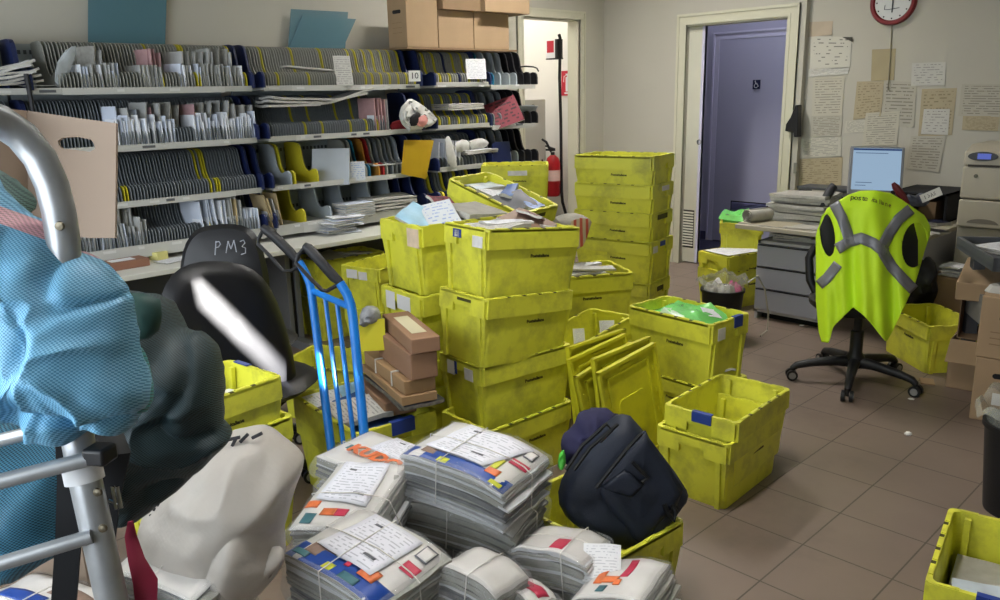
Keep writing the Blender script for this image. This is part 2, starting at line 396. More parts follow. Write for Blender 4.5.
# ------------------------------------------------------------------ yellow mail crates
YEL = mat('crate_yellow', 'e0df46', .42, var=.05, vscale=3, dirt='9f9c40', dscale=6.5, dlo=.46, dhi=.78)
INK = mat('crate_ink', '4a4818', .7)
TAGB = mat('label_blue', '26408f', .4); PAPER = mat('paper_white', 'e4e2de', .8, var=.03, vscale=9)
PAPERG = mat('paper_grey', 'b9b6ae', .85, var=.08, vscale=14)
TAPE = mat('label_scuffed', 'd6d4d2', .5, var=.12, vscale=30)
CL, CW, CH, RIM = .49, .325, .285, .082
def crate_body():
    mb = MB(); t = .010
    A = lambda lx, ly, z, r=.022: rrect(lx, ly, r, z)
    bl, bw = CL-.05, CW-.042                       # base size; walls taper up to the rim
    ul, uw = CL-.024, CW-.024
    zr = CH-RIM
    rings = [A(bl-.03, bw-.03, .006), A(bl, bw, 0), A(bl+.004, bw+.004, .012), A(ul, uw, zr), A(ul, uw, CH-.012), A(CL, CW, CH-.012), A(CL, CW, CH), A(CL-.03, CW-.03, CH), A(CL-.032, CW-.032, CH-.02)]
    rings += [A(ul-2*t, uw-2*t, zr), A(bl-.012, bw-.012, .016), A(bl-.05, bw-.05, .012)]
    mb.loft(rings)
    h = CL/2; k = CW/2
    for s in (-1, 1):
        # deep band along the long side
        mb.loft([[(x, s*(k-.016), zr), (x, s*k, zr), (x, s*k, CH-.004), (x, s*(k-.016), CH-.004)] for x in (-h+.012, h-.012)])
        # corner blocks, shallower middle and notch of the handle end
        for q in (-1, 1):
            mb.b2((min(s*(h-.016), s*h), min(q*.055, q*(k-.012)), zr), (max(s*(h-.016), s*h), max(q*.055, q*(k-.012)), CH-.004))
            # stepped ribs framing the recessed panel
            mb.loft([[(s*(h-.03), q*.102, .0), (s*(h-.013), q*.104, 0), (s*(h-.013), q*.124, 0), (s*(h-.03), q*.126, 0)], [(s*(h-.02), q*.102, zr), (s*(h-.001), q*.104, zr), (s*(h-.001), q*.126, zr), (s*(h-.02), q*.128, zr)]])
            mb.b2((min(s*(h-.02), s*(h-.001)), min(q*.07, q*.128), zr-.055), (max(s*(h-.02), s*(h-.001)), max(q*.07, q*.128), zr)) if False else None
            # corner posts
            mb.loft([[(s*(h-.034), q*(k-.012-.03), 0), (s*(h-.029), q*(k-.03-.03), 0), (s*(h-.029), q*(k-.03), 0), (s*(h-.05), q*(k-.028), 0)], [(s*(h-.015), q*(k-.012-.025), zr), (s*(h-.006), q*(k-.05), zr), (s*(h-.006), q*(k-.012), zr), (s*(h-.03), q*(k-.010), zr)]])
        mb.b2((min(s*(h-.016), s*h), -.056, CH-.045), (max(s*(h-.016), s*h), .056, CH-.004))
        mb.b2((min(s*(h-.016), s*(h-.004)), -.058, zr+.028), (max(s*(h-.016), s*(h-.004)), .058, CH-.04))
        # inner pilasters
        for q in (-1, 1):
            mb.loft([[(s*(bl/2-.012), q*.105-.009, .014), (s*(bl/2-.028), q*.105-.009, .014), (s*(bl/2-.028), q*.105+.009, .014), (s*(bl/2-.012), q*.105+.009, .014)], [(s*(ul/2-.01), q*.105-.009, CH-.012), (s*(ul/2-.026), q*.105-.009, CH-.012), (s*(ul/2-.026), q*.105+.009, CH-.012), (s*(ul/2-.01), q*.105+.009, CH-.012)]])
    # stacking teeth and slots along the rim
    for s in (-1, 1):
        for x in (-.17, -.085, 0, .085, .17): mb.box((x, s*(k-.008), CH+.0005), (.055, .012, .005))
        for x in (-.1275, -.0425, .0425, .1275): mb.box((x, s*(k-.006), CH-.0005), (.016, .0125, .003), 1)
        for y in (-.105, 0, .105): mb.box((s*(h-.008), y, CH+.0005), (.012, .05, .005))
    o = mb.build('crate_body', [YEL, INK], smooth=30)
    me = o.data; bpy.data.objects.remove(o); return me
CRATE = crate_body()
_lab = {}
def crate(label, x, y, z, yaw, tx=0, ty=0, s=1, logo=(-1, 1), tags=(), grp='yellow mail crates'):
    s = s if isinstance(s, tuple) else (s, s, s)
    M = Matrix.Translation((x, y, z)) @ Euler((0, 0, R(yaw))).to_matrix().to_4x4() @ Euler((R(tx), 0, 0)).to_matrix().to_4x4() @ Euler((0, R(ty), 0)).to_matrix().to_4x4() @ Matrix.Diagonal((*s, 1))
    t = thing('mail_crate', label, 'crate', M=M, group=grp)
    link('crate_body', CRATE, t)
    for q in logo:
        yy = q*(CW/2-.012-.008*.5)
        text('Posteitaliane', .019, INK, 'printed_name', t, M=Matrix.Translation((.035*-q, q*(CW/2-.0122), CH-RIM-.032)) @ Euler((PI/2 if q < 0 else PI/2, 0, 0 if q < 0 else PI)).to_matrix().to_4x4() @ Euler((R(-4.2), 0, 0)).to_matrix().to_4x4(), ext=.0008, bold=.0006)
    for i, (kind, side, u, zz, w, h) in enumerate(tags):
        # side: 'x-','x+','y-','y+'; u along the side, zz height of the centre
        ax, sg = side[0], (1 if side[1] == '+' else -1)
        proud = CL/2 if ax == 'x' else CW/2
        if zz < CH-RIM: proud -= .012+.012*(CH-RIM-zz)/(CH-RIM)+.004
        c = (sg*(proud+.0012), u, zz) if ax == 'x' else (u, sg*(proud+.0012), zz)
        d = (.002, w, h) if ax == 'x' else (w, .002, h)
        mb = MB()
        if kind == 'clip':                         # blue card clip hooked over the rim
            mb.box(c, [a+(.004 if a == .002 else 0) for a in d]); inw = [0, 0, 0]; inw[0 if ax == 'x' else 1] = -sg*.008
            mb.box((c[0]+inw[0], c[1]+inw[1], CH+.004), (.022 if ax == 'x' else w, .022 if ax == 'y' else w, .004))
            o = mb.build('card_clip', TAGB, t, smooth=0, bevel=.001); o['label'] = 'blue card clip'
        else:
            m = {'white': PAPER, 'scuffed': TAPE, 'blue': TAGB, 'print': printed('crate_print', 'd8d6d4', '33406a', 5, .6, 6, .5), 'black': INK, 'pink': mat('label_pink', 'd9c3a8', .6, var=.1, vscale=30)}[kind]
            mb.box(c, d); mb.build('stuck_label', m, t, smooth=0)
    return t
crate('open empty yellow crate with a blue clip, nested on another crate by the grey floor', 2.86, 1.615, .078, 3.5, tags=[('clip', 'x-', -.01, CH-.018, .085, .04)])
crate('yellow crate standing on the floor under the open empty crate with the blue clip', 2.815, 1.617, 0, 3)
crate('lowest yellow crate of the middle stack, half hidden by wrapped bundles', 2.30, 2.36, 0, -2)
crate('third yellow crate from the top of the middle stack, with a white and blue label', 2.34, 2.40, .245, -7, -1.5, 0, tags=[('white', 'x-', .06, CH-.045, .055, .06), ('blue', 'x-', .025, CH-.04, .018, .055), ('scuffed', 'x-', -.07, CH-.05, .06, .05)])
crate('second yellow crate from the top of the middle stack', 2.315, 2.39, .515, -4.3, 0, 5.5, tags=[('black', 'x-', -.02, CH-.025, .09, .012)])
crate('top yellow crate of the middle stack, newspapers inside, torn labels on its end', 2.364, 2.396, .782, -8.4, -1, 5.5, tags=[('white', 'x-', .045, .15, .07, .035), ('scuffed', 'x-', .02, .105, .13, .035), ('blue', 'x-', .05, CH-.035, .06, .035), ('white', 'x-', .05, CH-.035, .035, .028), ('scuffed', 'x-', -.1, CH-.055, .07, .045)])
crate('tall yellow crate of leaflets with a pale pink label on its corner', 2.431, 2.861, .742, -6, s=1.1, tags=[('pink', 'x-', -.105, CH-.05, .085, .075)])
crate('yellow crate with printed labels, under the crate of leaflets', 2.40, 2.84, .437, -6, s=1.1, tags=[('print', 'x-', .075, CH-.05, .07, .075), ('print', 'x-', -.03, CH-.045, .1, .06)])
crate('yellow crate low in the stack behind the brown parcels', 2.40, 2.84, .128, -6, s=1.1)
crate('yellow crate on the floor at the foot of the stack behind the brown parcels', 2.40, 2.84, 0, -6, s=1.1)
crate('tilted open yellow crate of books and packets resting above the crate of leaflets', 2.888, 3.047, .848, -84, 1, 18, tags=[('black', 'x+', 0, CH-.03, .1, .02)])
for z, l in ((0, 'on the floor'), (.265, 'second from the floor'), (.53, 'third from the floor')):
    crate('yellow crate %s in the hidden stack under the tilted crate of books' % l, 2.93, 3.10, z, -84)
crate('yellow crate with a scuffed white label in front of the red fire extinguisher', 4.3, 4.27, .815, -47, s=1.0, tags=[('scuffed', 'y-', .02, CH-.055, .14, .035)])
for z, l in ((0, 'lowest'), (.267, 'second'), (.533, 'third')):
    crate('%s yellow crate in the stack under the crate by the fire extinguisher' % l, 4.3, 4.27, z, -47, s=1.0)
crate('yellow crate topped with white papers, right of the middle stack', 3.5, 3.0, .27, -30, s=1.17)
crate('yellow crate on the floor under the crate topped with white papers', 3.5, 3.0, 0, -30, s=1.1)
for z, l, tg in ((.862, 'top yellow crate of the tall stack against the far wall', ()), (.672, 'second crate from the top of the tall yellow stack by the far wall', [('print', 'x+', .03, CH-.03, .1, .03)]), (.482, 'third crate from the top of the tall yellow stack by the far wall', [('black', 'x+', 0, CH-.03, .14, .03)]), (.29, 'fourth crate from the top of the tall yellow stack, a dark label on its end', [('blue', 'x+', 0, CH-.025, .07, .03), ('scuffed', 'x+', -.1, CH-.05, .06, .04)]), (0, 'bottom crate of the tall yellow stack by the far wall', [('black', 'x+', 0, CH-.05, .09, .03)])):
    crate(l, 4.57+random.uniform(-.006, .006), 3.47+random.uniform(-.006, .006), z, -80+random.uniform(-1.5, 1.5), s=(1.22, 1.12, 1.12), tags=tg)
crate('yellow crate holding a bright green plastic bag', 3.289, 2.101, .24, -94, s=(1.02, .93, 1.14), tags=[('clip', 'x+', .06, CH-.02, .07, .045), ('scuffed', 'x+', -.08, CH-.05, .06, .05)])
crate('yellow crate under the crate with the green bag, paper sticking out of it', 3.30, 2.10, 0, -94, s=(1.02, .95, .87))
crate('yellow crate on the floor in front of the sorting table, scuffed label on its end', 3.0, 4.17, .30, 12, tags=[('print', 'x-', .06, CH-.045, .09, .055), ('scuffed', 'x-', -.03, CH-.05, .07, .05)])
crate('yellow crate under the crate in front of the sorting table', 3.0, 4.17, .03, 12)
crate('yellow crate of grey papers pushed under the sorting table', 3.03, 4.75, .268, -4, s=(1.1, 1, 1))
crate('yellow crate on the floor under the crate of grey papers', 3.03, 4.75, 0, -4, s=(1.1, 1, 1))
crate('large yellow crate behind the blue hand truck, loaded with magazines and parcels', 1.73, 2.62, .075, -96, s=1.13, tags=[('clip', 'x+', .02, CH-.02, .09, .045)])
crate('yellow crate on the floor under the crate of magazines and parcels', 1.73, 2.62, 0, -97, s=1.13)
crate('open yellow crate behind the black office chair', 2.15, 3.45, .0, -65, s=1.05)
crate('open yellow crate with a blue clip beside the dark green bag', 1.045, 2.60, .375, 7, tags=[('clip', 'x+', .07, CH-.018, .085, .04)])
crate('yellow crate under the open crate beside the dark green bag', 1.075, 2.60, .215, 9)
crate('yellow crate on the floor at the foot of the stack beside the dark green bag', 1.06, 2.60, 0, 9)
crate('yellow crate carrying the black shoulder bag', 1.852, 1.511, 0, 86.6)
crate('yellow crate with a blue clip cut off by the corner of the floor', 2.437, .491, 0, 10.6, tags=[('clip', 'x-', -.03, CH-.02, .14, .05)])
crate('yellow crate on the floor between the vest chair and the cardboard boxes', 5.009, 1.531, 0, -131, tags=[('scuffed', 'x+', .07, CH-.05, .09, .05), ('blue', 'x+', .07, .05, .05, .06)])
for (x, y, z, yw, l) in ((5.78, 3.22, .32, 208, 'yellow crate with a green bag on top, left of the desk'), (5.78, 3.22, .09, 208, 'yellow crate under the green-bag crate left of the desk'), (5.78, 3.22, 0, 208, 'lowest yellow crate of the stack left of the desk'), (5.5, 3.10, .12, 165, 'low yellow crate covered with a white sheet behind the black bin'), (5.5, 3.10, 0, 165, 'yellow crate on the floor behind the black bin')):
    crate(l, x, y, z, yw, tags=[('print', 'x+', 0, CH-.04, .1, .05)] if z == .09 else ())
crate('yellow crate propped at a slant behind the leaning yellow lids', 3.176, 2.617, .121, -4.6, -3.6, -11)
# ------------------------------------------------------------------ sorting racks along the left wall
DG = mat('divider_grey', '94958d', .5, var=.05)
DD = mat('divider_slate', '747a7e', .5, var=.05)
DY = mat('divider_yellow', 'c9bd2e', .5); DN = mat('divider_navy', '1c2751', .45); DT = mat('divider_teal', '1f6f90', .45)
DR = mat('divider_red', 'a52a2c', .5); DO = mat('divider_orange', 'c98a35', .5); DK = mat('divider_black', '1b1b1f', .5); DB = mat('divider_pale', 'a3acb2', .4)
DMATS = [DG, DD, DY, DN, DT, DR, DO, DK, DB]
SHELF = mat('shelf_grey', 'b4b4ae', .45, var=.05, vscale=9); BACKP = mat('rack_back', '98a2a6', .5, var=.05)
SLOT = mat('rack_rail', '4a5054', .5)
YFR, YBK = 4.72, 5.16                       # front lip and back of the racks
LEV = [1.675, 1.365, 1.055, .80]            # shelf tops
PROF = [(0, 0), (0, .055), (.006, .078), (.022, .092), (.045, .095), (.07, .088), (.095, .078), (.125, .076), (.15, .088), (.17, .115), (.182, .15), (.192, .2), (.205, .238), (.225, .255), (.26, .262), (.36, .262), (.40, .255), (.40, 0)]
def plate(mb, x, lev, mi, th=.0045, k=1, kz=1, dy=0, lean=0):
    z0 = LEV[lev]; P = [(YFR+.012+dy+a*k, b*kz) for a, b in PROF]
    mb.loft([[(x+s*th/2+lean*b, a, z0+b) for a, b in P] for s in (-1, 1)], mi)
_pm = {}
def plate_part(parent, x, lev, mi, th=.0045, k=1, kz=1, dy=0, lean=0, name='divider'):
    key = (mi, th, k, kz, dy, lean)
    if key not in _pm:
        mb = MB(); L0 = LEV[0]; P = [(.012+dy+a*k, b*kz) for a, b in PROF]
        mb.loft([[(s*th/2+lean*b, a, b) for a, b in P] for s in (-1, 1)])
        o = mb.build(name, DMATS[mi], smooth=30); _pm[key] = o.data; bpy.data.objects.remove(o)
    o = link(name, _pm[key], parent, (x-parent.location.x, YFR-parent.location.y, LEV[lev]-parent.location.z))
    return o
def rack(name, label, x0, x1, lips):
    t = thing(name, label, 'rack', ((x0+x1)/2, YFR, LEV[3]-.06))
    off = t.location
    def put(mb, n, m, **k):
        o = mb.build(n, m, t, **k); o.data.transform(Matrix.Translation(-off)); return o
    mb = MB().b2((x0, YBK-.02, LEV[3]-.05), (x1, YBK, 1.93))
    for lv in range(4):
        for zz in (.06, .2):
            for k in range(int((x1-x0)/.03)):
                mb.b2((x0+.03*k+.006, YBK-.022, LEV[lv]+zz), (x0+.03*k+.022, YBK-.0205, LEV[lv]+zz+.022), 1)
    put(mb, 'back_panel', [BACKP, SLOT], smooth=0)
    for lv in range(4):
        mb = MB(); z = LEV[lv]
        mb.b2((x0, YFR+.004, z-.014), (x1, YBK-.02, z))
        for (a, b, dzz, m) in lips:
            mb.b2((a, YFR-.004-.0012*m, (z-.02 if lv < 3 else z-.055)-dzz), (b, YFR+.004, z+.012-dzz), m)
        n = int((x1-x0)/.1)
        for k in range(n):
            if random.random() < .45:
                xa = x0+.03+k*(x1-x0-.06)/n; mb.b2((xa, YFR-.0064, z-.012), (xa+random.uniform(.03, .08), YFR-.0035, z+.002), random.choice((1, 2, 2, 3)))
        put(mb, 'shelf', [SHELF, mat('lip_tape', 'c3c3be', .5), mat('lip_label', 'd6d6d3', .6), mat('lip_print', '5a5c60', .7)], smooth=0)
    for lv in range(4):
        for x in (x0-.004, x1+.004):
            plate_part(t, x, lv, 3 if x < 4.9 else 7, .014, 1.06, 1.02, -.035, name='end_panel')
    return t
def rnd_lean(): return random.choice((-.012, -.006, 0, 0, .006, .012))
# left rack
RL = rack('sorting_rack', 'long left sorting rack with dense grey dividers, beside the brown cardboard tray', 1.262, 2.478, [(1.262, 2.478, 0, 0), (1.40, 2.30, .004, 1)])
rest = MB(); n1 = 0
for lv in range(4):
    x = 1.40 if lv == 0 else 1.285
    i = 0
    while x < 2.465:
        mi = 0 if lv == 0 else 1
        if lv == 0 and i in (30, 41, 42, 58): mi = 2
        if lv == 2 and i in (20, 21, 48, 50, 51): mi = 2
        if lv == 3 and i in (46,): mi = 2
        if lv == 2 and x > 1.55 and n1 < 100 or lv == 0 and x > 1.7 and n1 < 100:
            plate_part(RL, x, lv, mi, lean=rnd_lean()); n1 += 1
        else: plate(rest, x, lv, mi, lean=rnd_lean())
        x += .0182; i += 1
o = rest.build('dividers', DMATS, RL, smooth=30); o.data.transform(Matrix.Translation(-RL.location)); o['kind'] = 'stuff'
# far-left rack, mostly out of the picture
R0 = rack('sorting_rack', 'sorting rack at the left edge with clear dividers and a heap of magazines', .45, 1.245, [(.45, 1.245, 0, 0)])
for x, mi in ((1.05, 8), (.9, 8), (.75, 0), (1.16, 3)): plate_part(R0, x, 0, mi)
for lv in (1, 2):
    for x in [.7+.03*k for k in range(17)]: plate_part(R0, x, lv, 1)
# middle rack
RM = rack('sorting_rack', 'middle sorting rack, full of dividers above and half empty below, yellow folder at its right', 2.556, 3.79, [(2.556, 3.79, 0, 0), (2.75, 3.5, .003, 1)])
rest = MB(); n1 = 0
for lv in (0, 1):
    x = 2.58; i = 0
    while x < (3.775 if lv == 0 else 3.50):
        mi = 0 if lv == 0 else 1
        if lv == 0 and (i in (5, 17, 29, 41) or (x > 3.32 and i % 4 == 0)): mi = 2
        if lv == 1 and i in (14, 21, 33, 40, 45): mi = 2
        if lv == 0: plate_part(RM, x, lv, mi, lean=rnd_lean()); n1 += 1
        else: plate(rest, x, lv, mi, lean=rnd_lean())
        x += .0185; i += 1
o = rest.build('dividers', DMATS, RM, smooth=30); o.data.transform(Matrix.Translation(-RM.location)); o['kind'] = 'stuff'
for x, mi in ((2.70, 8), (2.73, 2), (2.90, 2), (3.25, 0), (3.29, 0), (3.32, 4), (3.40, 6), (3.44, 5), (3.47, 0), (3.52, 1), (3.56, 0), (3.6, 1), (3.64, 0), (3.70, 8)): plate_part(RM, x, 2, mi, .012)
for x, mi in ((2.78, 2), (2.98, 8), (3.18, 8), (3.42, 8), (3.6, 8), (3.7, 3)): plate_part(RM, x, 3, mi, .012)
# right rack
RR = rack('sorting_rack', 'right sorting rack under the cardboard boxes, black end panels beside the bright doorway', 3.925, 5.0, [(3.925, 4.47, -.012, 0), (4.50, 5.0, .014, 0)])
for lv in range(4):
    for x in (4.485, 4.93): plate_part(RR, x, lv, 7 if x > 4.6 else 3, .014, 1.05, 1.05, -.03, name='end_panel')
    x = 3.955; i = 0
    while x < 4.46:
        mi = [[0, 0, 2, 0, 0, 0, 2, 0, 0, 0, 3, 0], [1, 2, 1, 1, 1, 2, 1, 1], [1, 1, 1, 0], [1, 2, 3, 1]][lv]; mi = mi[i % len(mi)]
        plate_part(RR, x, lv, mi, .008 if lv < 3 else .02, 1, .97, lean=.0); x += .024 if lv < 2 else .034; i += 1
    for x, mi in ((4.54, 4), (4.62, 8), (4.72, 8), (4.80, 8), (4.88, 7)): plate_part(RR, x, lv, mi if lv == 0 else (1 if x < 4.85 else 7), .012)
# navy ends of this rack stand a little proud; number card 10 on its left end
nc = thing('number_card', 'white card reading 10 on the navy end of the right rack', 'card', M=frame3(pY(414.5, 76, 4.69), (1, -.5, 0), (0, 0, 1)))
MB().box((0, 0, 0), (.085, .075, .003)).build('card', PAPER, nc, smooth=0)
text('10', .06, DK, 'number', nc, loc=(0, 0, .002))

# ------------------------------------------------------------------ the sorting table below the racks
TT = .715
TW = mat('table_top', 'd4d3ca', .45, var=.03); LEG = mat('table_leg_grey', '77787a', .5, .3)
tb = thing('sorting_table', 'long pale sorting table on grey legs under the racks', 'table', (2.2, 4.8, 0))
MB().b2((-1.5, -.42, TT-.028), (1.75, .34, TT)).build('table_top', TW, tb, bevel=.003)
for x in (-1.2, .42, 1.6):
    mb = MB().b2((x-.05, -.12, .03), (x-.015, .25, TT-.03)).b2((x+.015, -.12, .03), (x+.05, .25, TT-.03))
    mb.loft([[(x-.05, -.40, 0), (x+.05, -.40, 0), (x+.05, .3, 0), (x-.05, .3, 0)], [(x-.035, -.38, .05), (x+.035, -.38, .05), (x+.035, .28, .05), (x-.035, .28, .05)]])
    mb.build('leg', LEG, tb, smooth=0, bevel=.004)
    MB().b2((x-.015, -.1, .03), (x+.015, .23, TT-.04)).build('cable_channel', BLACKP, tb, smooth=0)
MB().b2((-1.45, .28, .3), (1.7, .3, TT-.03)).build('modesty_panel', mat('table_panel', '52565a', .6), tb, smooth=0)

# ------------------------------------------------------------------ letters, newspapers and things on the racks
ENV = [mat('envelope_white', 'e6e9f0', .8, var=.03, vscale=20), mat('envelope_cool', 'cdd5e4', .8, var=.04, vscale=20), mat('envelope_grey', 'a9aaa8', .85, var=.06, vscale=20), mat('envelope_buff', 'b9a57e', .85, var=.05), mat('envelope_red', 'b08c8e', .8, var=.1, vscale=20), mat('newsprint', '9b9a94', .9, var=.15, vscale=40)]
_em = {}
def envelope(x, lev, h, dpt, th, m, lean, yaw=0, y0=.0, name='envelope', label='', cat='letter', grp=None):
    key = (round(h, 2), round(dpt, 2), round(th, 3), m)
    if key not in _em:
        mb = MB(); h_, d_ = key[0], key[1]
        mb.box((0, d_/2, h_/2), (key[2], d_, h_))
        mb.loft([[(-key[2]/2-.0006, d_*.08, h_*.2), (-key[2]/2-.0006, d_*.08, h_*.5), (-key[2]/2-.0006, d_*.5, h_*.5), (-key[2]/2-.0006, d_*.5, h_*.2)], [(-key[2]/2, d_*.08, h_*.2), (-key[2]/2, d_*.08, h_*.5), (-key[2]/2, d_*.5, h_*.5), (-key[2]/2, d_*.5, h_*.2)]], 1)
        o = mb.build(name, [ENV[m], ENV[0]], smooth=0); _em[key] = o.data; bpy.data.objects.remove(o)
    o = link(name, _em[key], None, (x, YFR+.012+y0, LEV[lev]+.001), (0, lean, yaw))
    return tag(o, label, cat, grp)
def letters(lev, xs, hr, dr, ms, grp, label, lean=(-.06, .1), th=(.003, .009), y0=(0, .01)):
    for x in xs:
        envelope(x, lev, random.uniform(*hr), random.uniform(*dr), random.uniform(*th), random.choice(ms), random.uniform(*lean), random.uniform(.02, .42), random.uniform(*y0), label=label, grp=grp)
def span(a, b, n): return [a+(b-a)*(i+.5)/n+random.uniform(-.006, .006) for i in range(n)]
def xat(px, lev): return pY(px, 90 if lev == 0 else 140 if lev == 1 else 190 if lev == 2 else 240, YFR+.02).x
def sp(p0, p1, lev, n): return span(xat(p0, lev), xat(p1, lev), n)
g = 'letters in the top row of the left rack'; lb = 'short letter standing in the top row of the left rack'
for a, b, n in ((80, 97, 4), (103, 122, 6), (142, 165, 7), (180, 245, 17)): letters(0, sp(a, b, 0, n), (.12, .14), (.1, .15), (0, 2, 2, 1), g, lb)
g = 'newspapers in the top row of the left rack'; lb = 'tall folded newspaper standing in the top row of the left rack'
for a, b, n in ((96, 108, 2), (150, 168, 4), (183, 240, 9)): letters(0, sp(a, b, 0, n), (.2, .235), (.14, .2), (5, 2, 2, 4), g, lb, y0=(.03, .06), lean=(-.02, .12))
g = 'letters in the second row of the left rack'; lb = 'white letter packed upright in the second row of the left rack'
for a, b, n in ((116, 150, 15), (150, 178, 10), (196, 256, 22)): letters(1, sp(a, b, 1, n), (.12, .17), (.11, .16), (0, 0, 1, 1), g, lb)
g = 'papers in the second row of the left rack'; lb = 'tall grey paper standing behind the letters in the second row of the left rack'
for a, b, n in ((120, 185, 11), (196, 256, 10)): letters(1, sp(a, b, 1, n), (.2, .245), (.12, .2), (2, 5, 2, 4, 1), g, lb, y0=(.03, .07), lean=(-.05, .2))
g = 'letters in the bottom row of the left rack'; lb = 'grey letter standing in the bottom row of the left rack behind the brown parcel'
letters(3, sp(82, 150, 3, 16), (.12, .17), (.11, .15), (1, 2, 2), g, lb)
letters(3, sp(100, 140, 3, 6), (.19, .22), (.12, .16), (5, 2), 'newspapers in the bottom row of the left rack', 'folded newspaper standing in the bottom row of the left rack', y0=(.03, .06))
g = 'letters at the right end of the bottom row of the left rack'; lb = 'white letter standing above the black chair in the bottom row of the left rack'
letters(3, sp(203, 232, 3, 6), (.2, .24), (.15, .2), (1, 1, 0), g, lb, lean=(-.1, 0)); letters(3, sp(232, 246, 3, 5), (.2, .23), (.12, .16), (3, 2, 5), 'brown papers in the bottom row of the left rack', 'buff folded paper standing in the bottom row of the left rack')
letters(3, sp(247, 262, 3, 7), (.13, .15), (.1, .14), (0, 1), g, lb)
letters(3, sp(272, 285, 3, 4), (.19, .23), (.13, .16), (3, 3, 2), 'brown papers in the bottom row of the middle rack', 'buff paper leaning in the bottom row of the middle rack', lean=(-.35, -.1))
letters(1, sp(376, 391, 1, 5), (.2, .24), (.14, .2), (4, 2, 4), 'magazines in the second row of the middle rack', 'reddish magazine standing in the second row of the middle rack', lean=(-.05, .03))
letters(2, sp(438, 462, 2, 7), (.2, .24), (.14, .18), (0, 0, 1), 'envelopes in the third row of the right rack', 'white envelope standing in the third row of the right rack', lean=(.0, .25))
def flat(name, label, cat, px, py, d, w, h, yaw, m, th=.006, tilt=0, roll=0, grp=None, curl=.006, P=None, seed=0):
    """a lying sheet or folded paper with a little curl; P = centre"""
    P = P if P is not None else pd(px, py, d)
    mb = MB(); s = random.random()*50+seed
    top = lambda u, v: ((u-.5)*w, (v-.5)*h, th+curl*nz((u*2, v*2, s), 1))
    bot = lambda u, v: ((u-.5)*w, (v-.5)*h, curl*nz((u*2, v*2, s), 1))
    n = 5
    mb.grid(top, n, n); mb.grid(bot, n, n)
    k = (n+1)**2
    def edge(a, b): mb.f.append((a, b, k+b, k+a)); mb.mi.append(1 if isinstance(m, (list, tuple)) else 0)
    for i in range(n):
        edge(i, i+1); edge(n*(n+1)+i+1, n*(n+1)+i); edge((i+1)*(n+1), i*(n+1)); edge(i*(n+1)+n, (i+1)*(n+1)+n)
    o = mb.build(name, m, None, P, (tilt, roll, yaw), smooth=30)
    return tag(o, label, cat, grp)
PRT = printed('news_page', 'c3c1bb', '9a9994', 14, .4, 8, .44); PRC = printed('leaflet_page', 'd3d8de', '9fb0d6', 9, .35, 5, .5); PRW = printed('letter_page', 'dedfe2', 'bcbdc4', 13, .32, 7, .48)
MAGR = printed('magazine_red', '7c333d', '43262b', 8, .5, 5, .5); MAGB = printed('magazine_blue', '4f6fae', 'd6dbe6', 6, .5, 3, .5)
EDGE = mat('page_edges', 'b7b5ae', .9, var=.12, vscale=60)
# top row: folded newspaper on the lobes, upright magazine
flat('newspaper', 'folded newspaper lying across the top row of the middle rack', 'newspaper', 0, 0, 0, .38, .10, R(-2), [PRT, EDGE], .012, roll=R(5), P=pY(310, 70, YFR+.10))
flat('magazine', 'grey magazine hanging upright in the top row of the middle rack', 'magazine', 0, 0, 0, .12, .20, R(-14), [PRT, EDGE], .006, tilt=R(76), P=pY(343, 71, YFR+.02))
for i, (px, py, w, rl, l) in enumerate(((288, 106, .36, 0, 'lowest paper of the flat pile in the second row of the middle rack'), (290, 103, .38, 2, 'middle paper of the flat pile in the second row of the middle rack'), (296, 100, .42, 3, 'upper paper of the flat pile in the second row of the middle rack'), (336, 100, .40, -9, 'newspaper sloping up at the right of the flat pile in the second row'), (345, 97, .36, -14, 'top newspaper sloping steeply on the flat pile in the second row'))):
    flat('newspaper', l, 'newspaper', 0, 0, 0, w, .2, R(-3), [PRT, EDGE], .014, roll=R(rl), P=pY(px, py, YFR+.08), curl=.012)
tag(pillow([pY(px, py, 4.78) for px, py in ((392, 122), (408, 120), (412, 130), (398, 131), (391, 130))], .05, nr=5, fold=.006, fs=20, seed=2).build('red_bag', mat('red_cloth', '8e1f2b', .7, var=.2, vscale=20)), 'small red bag on the second row of the middle rack', 'bag')
BAGW = mat('thin_plastic_white', 'c9c8c4', .3, var=.12, vscale=18)
bg = pillow([pY(px, py, 4.70) for px, py in ((399, 112), (408, 99), (420, 103), (431, 112), (437, 121), (426, 128), (410, 131), (402, 124))], .045, nr=10, fold=.03, fs=16, seed=4, sub=3).build('plastic_bag', BAGW); tag(bg, 'crumpled pale plastic bag with a black and pink print, second row of the middle rack', 'bag')
sp_b = pillow([pY(px, py, 4.635) for px, py in ((410, 118), (417, 112), (421, 116), (419, 124), (411, 126))], .004, nr=4, seed=5).build('printed_patch', [mat('print_black', '1d1b1e', .5)], bg); sp_b['label'] = 'black printed patch'
sp_b = pillow([pY(px, py, 4.63) for px, py in ((418, 118), (425, 115), (428, 121), (423, 127), (417, 125))], .004, nr=4, seed=6).build('printed_patch', [mat('print_pink', 'd9948c', .5)], bg); sp_b['label'] = 'pink printed patch'
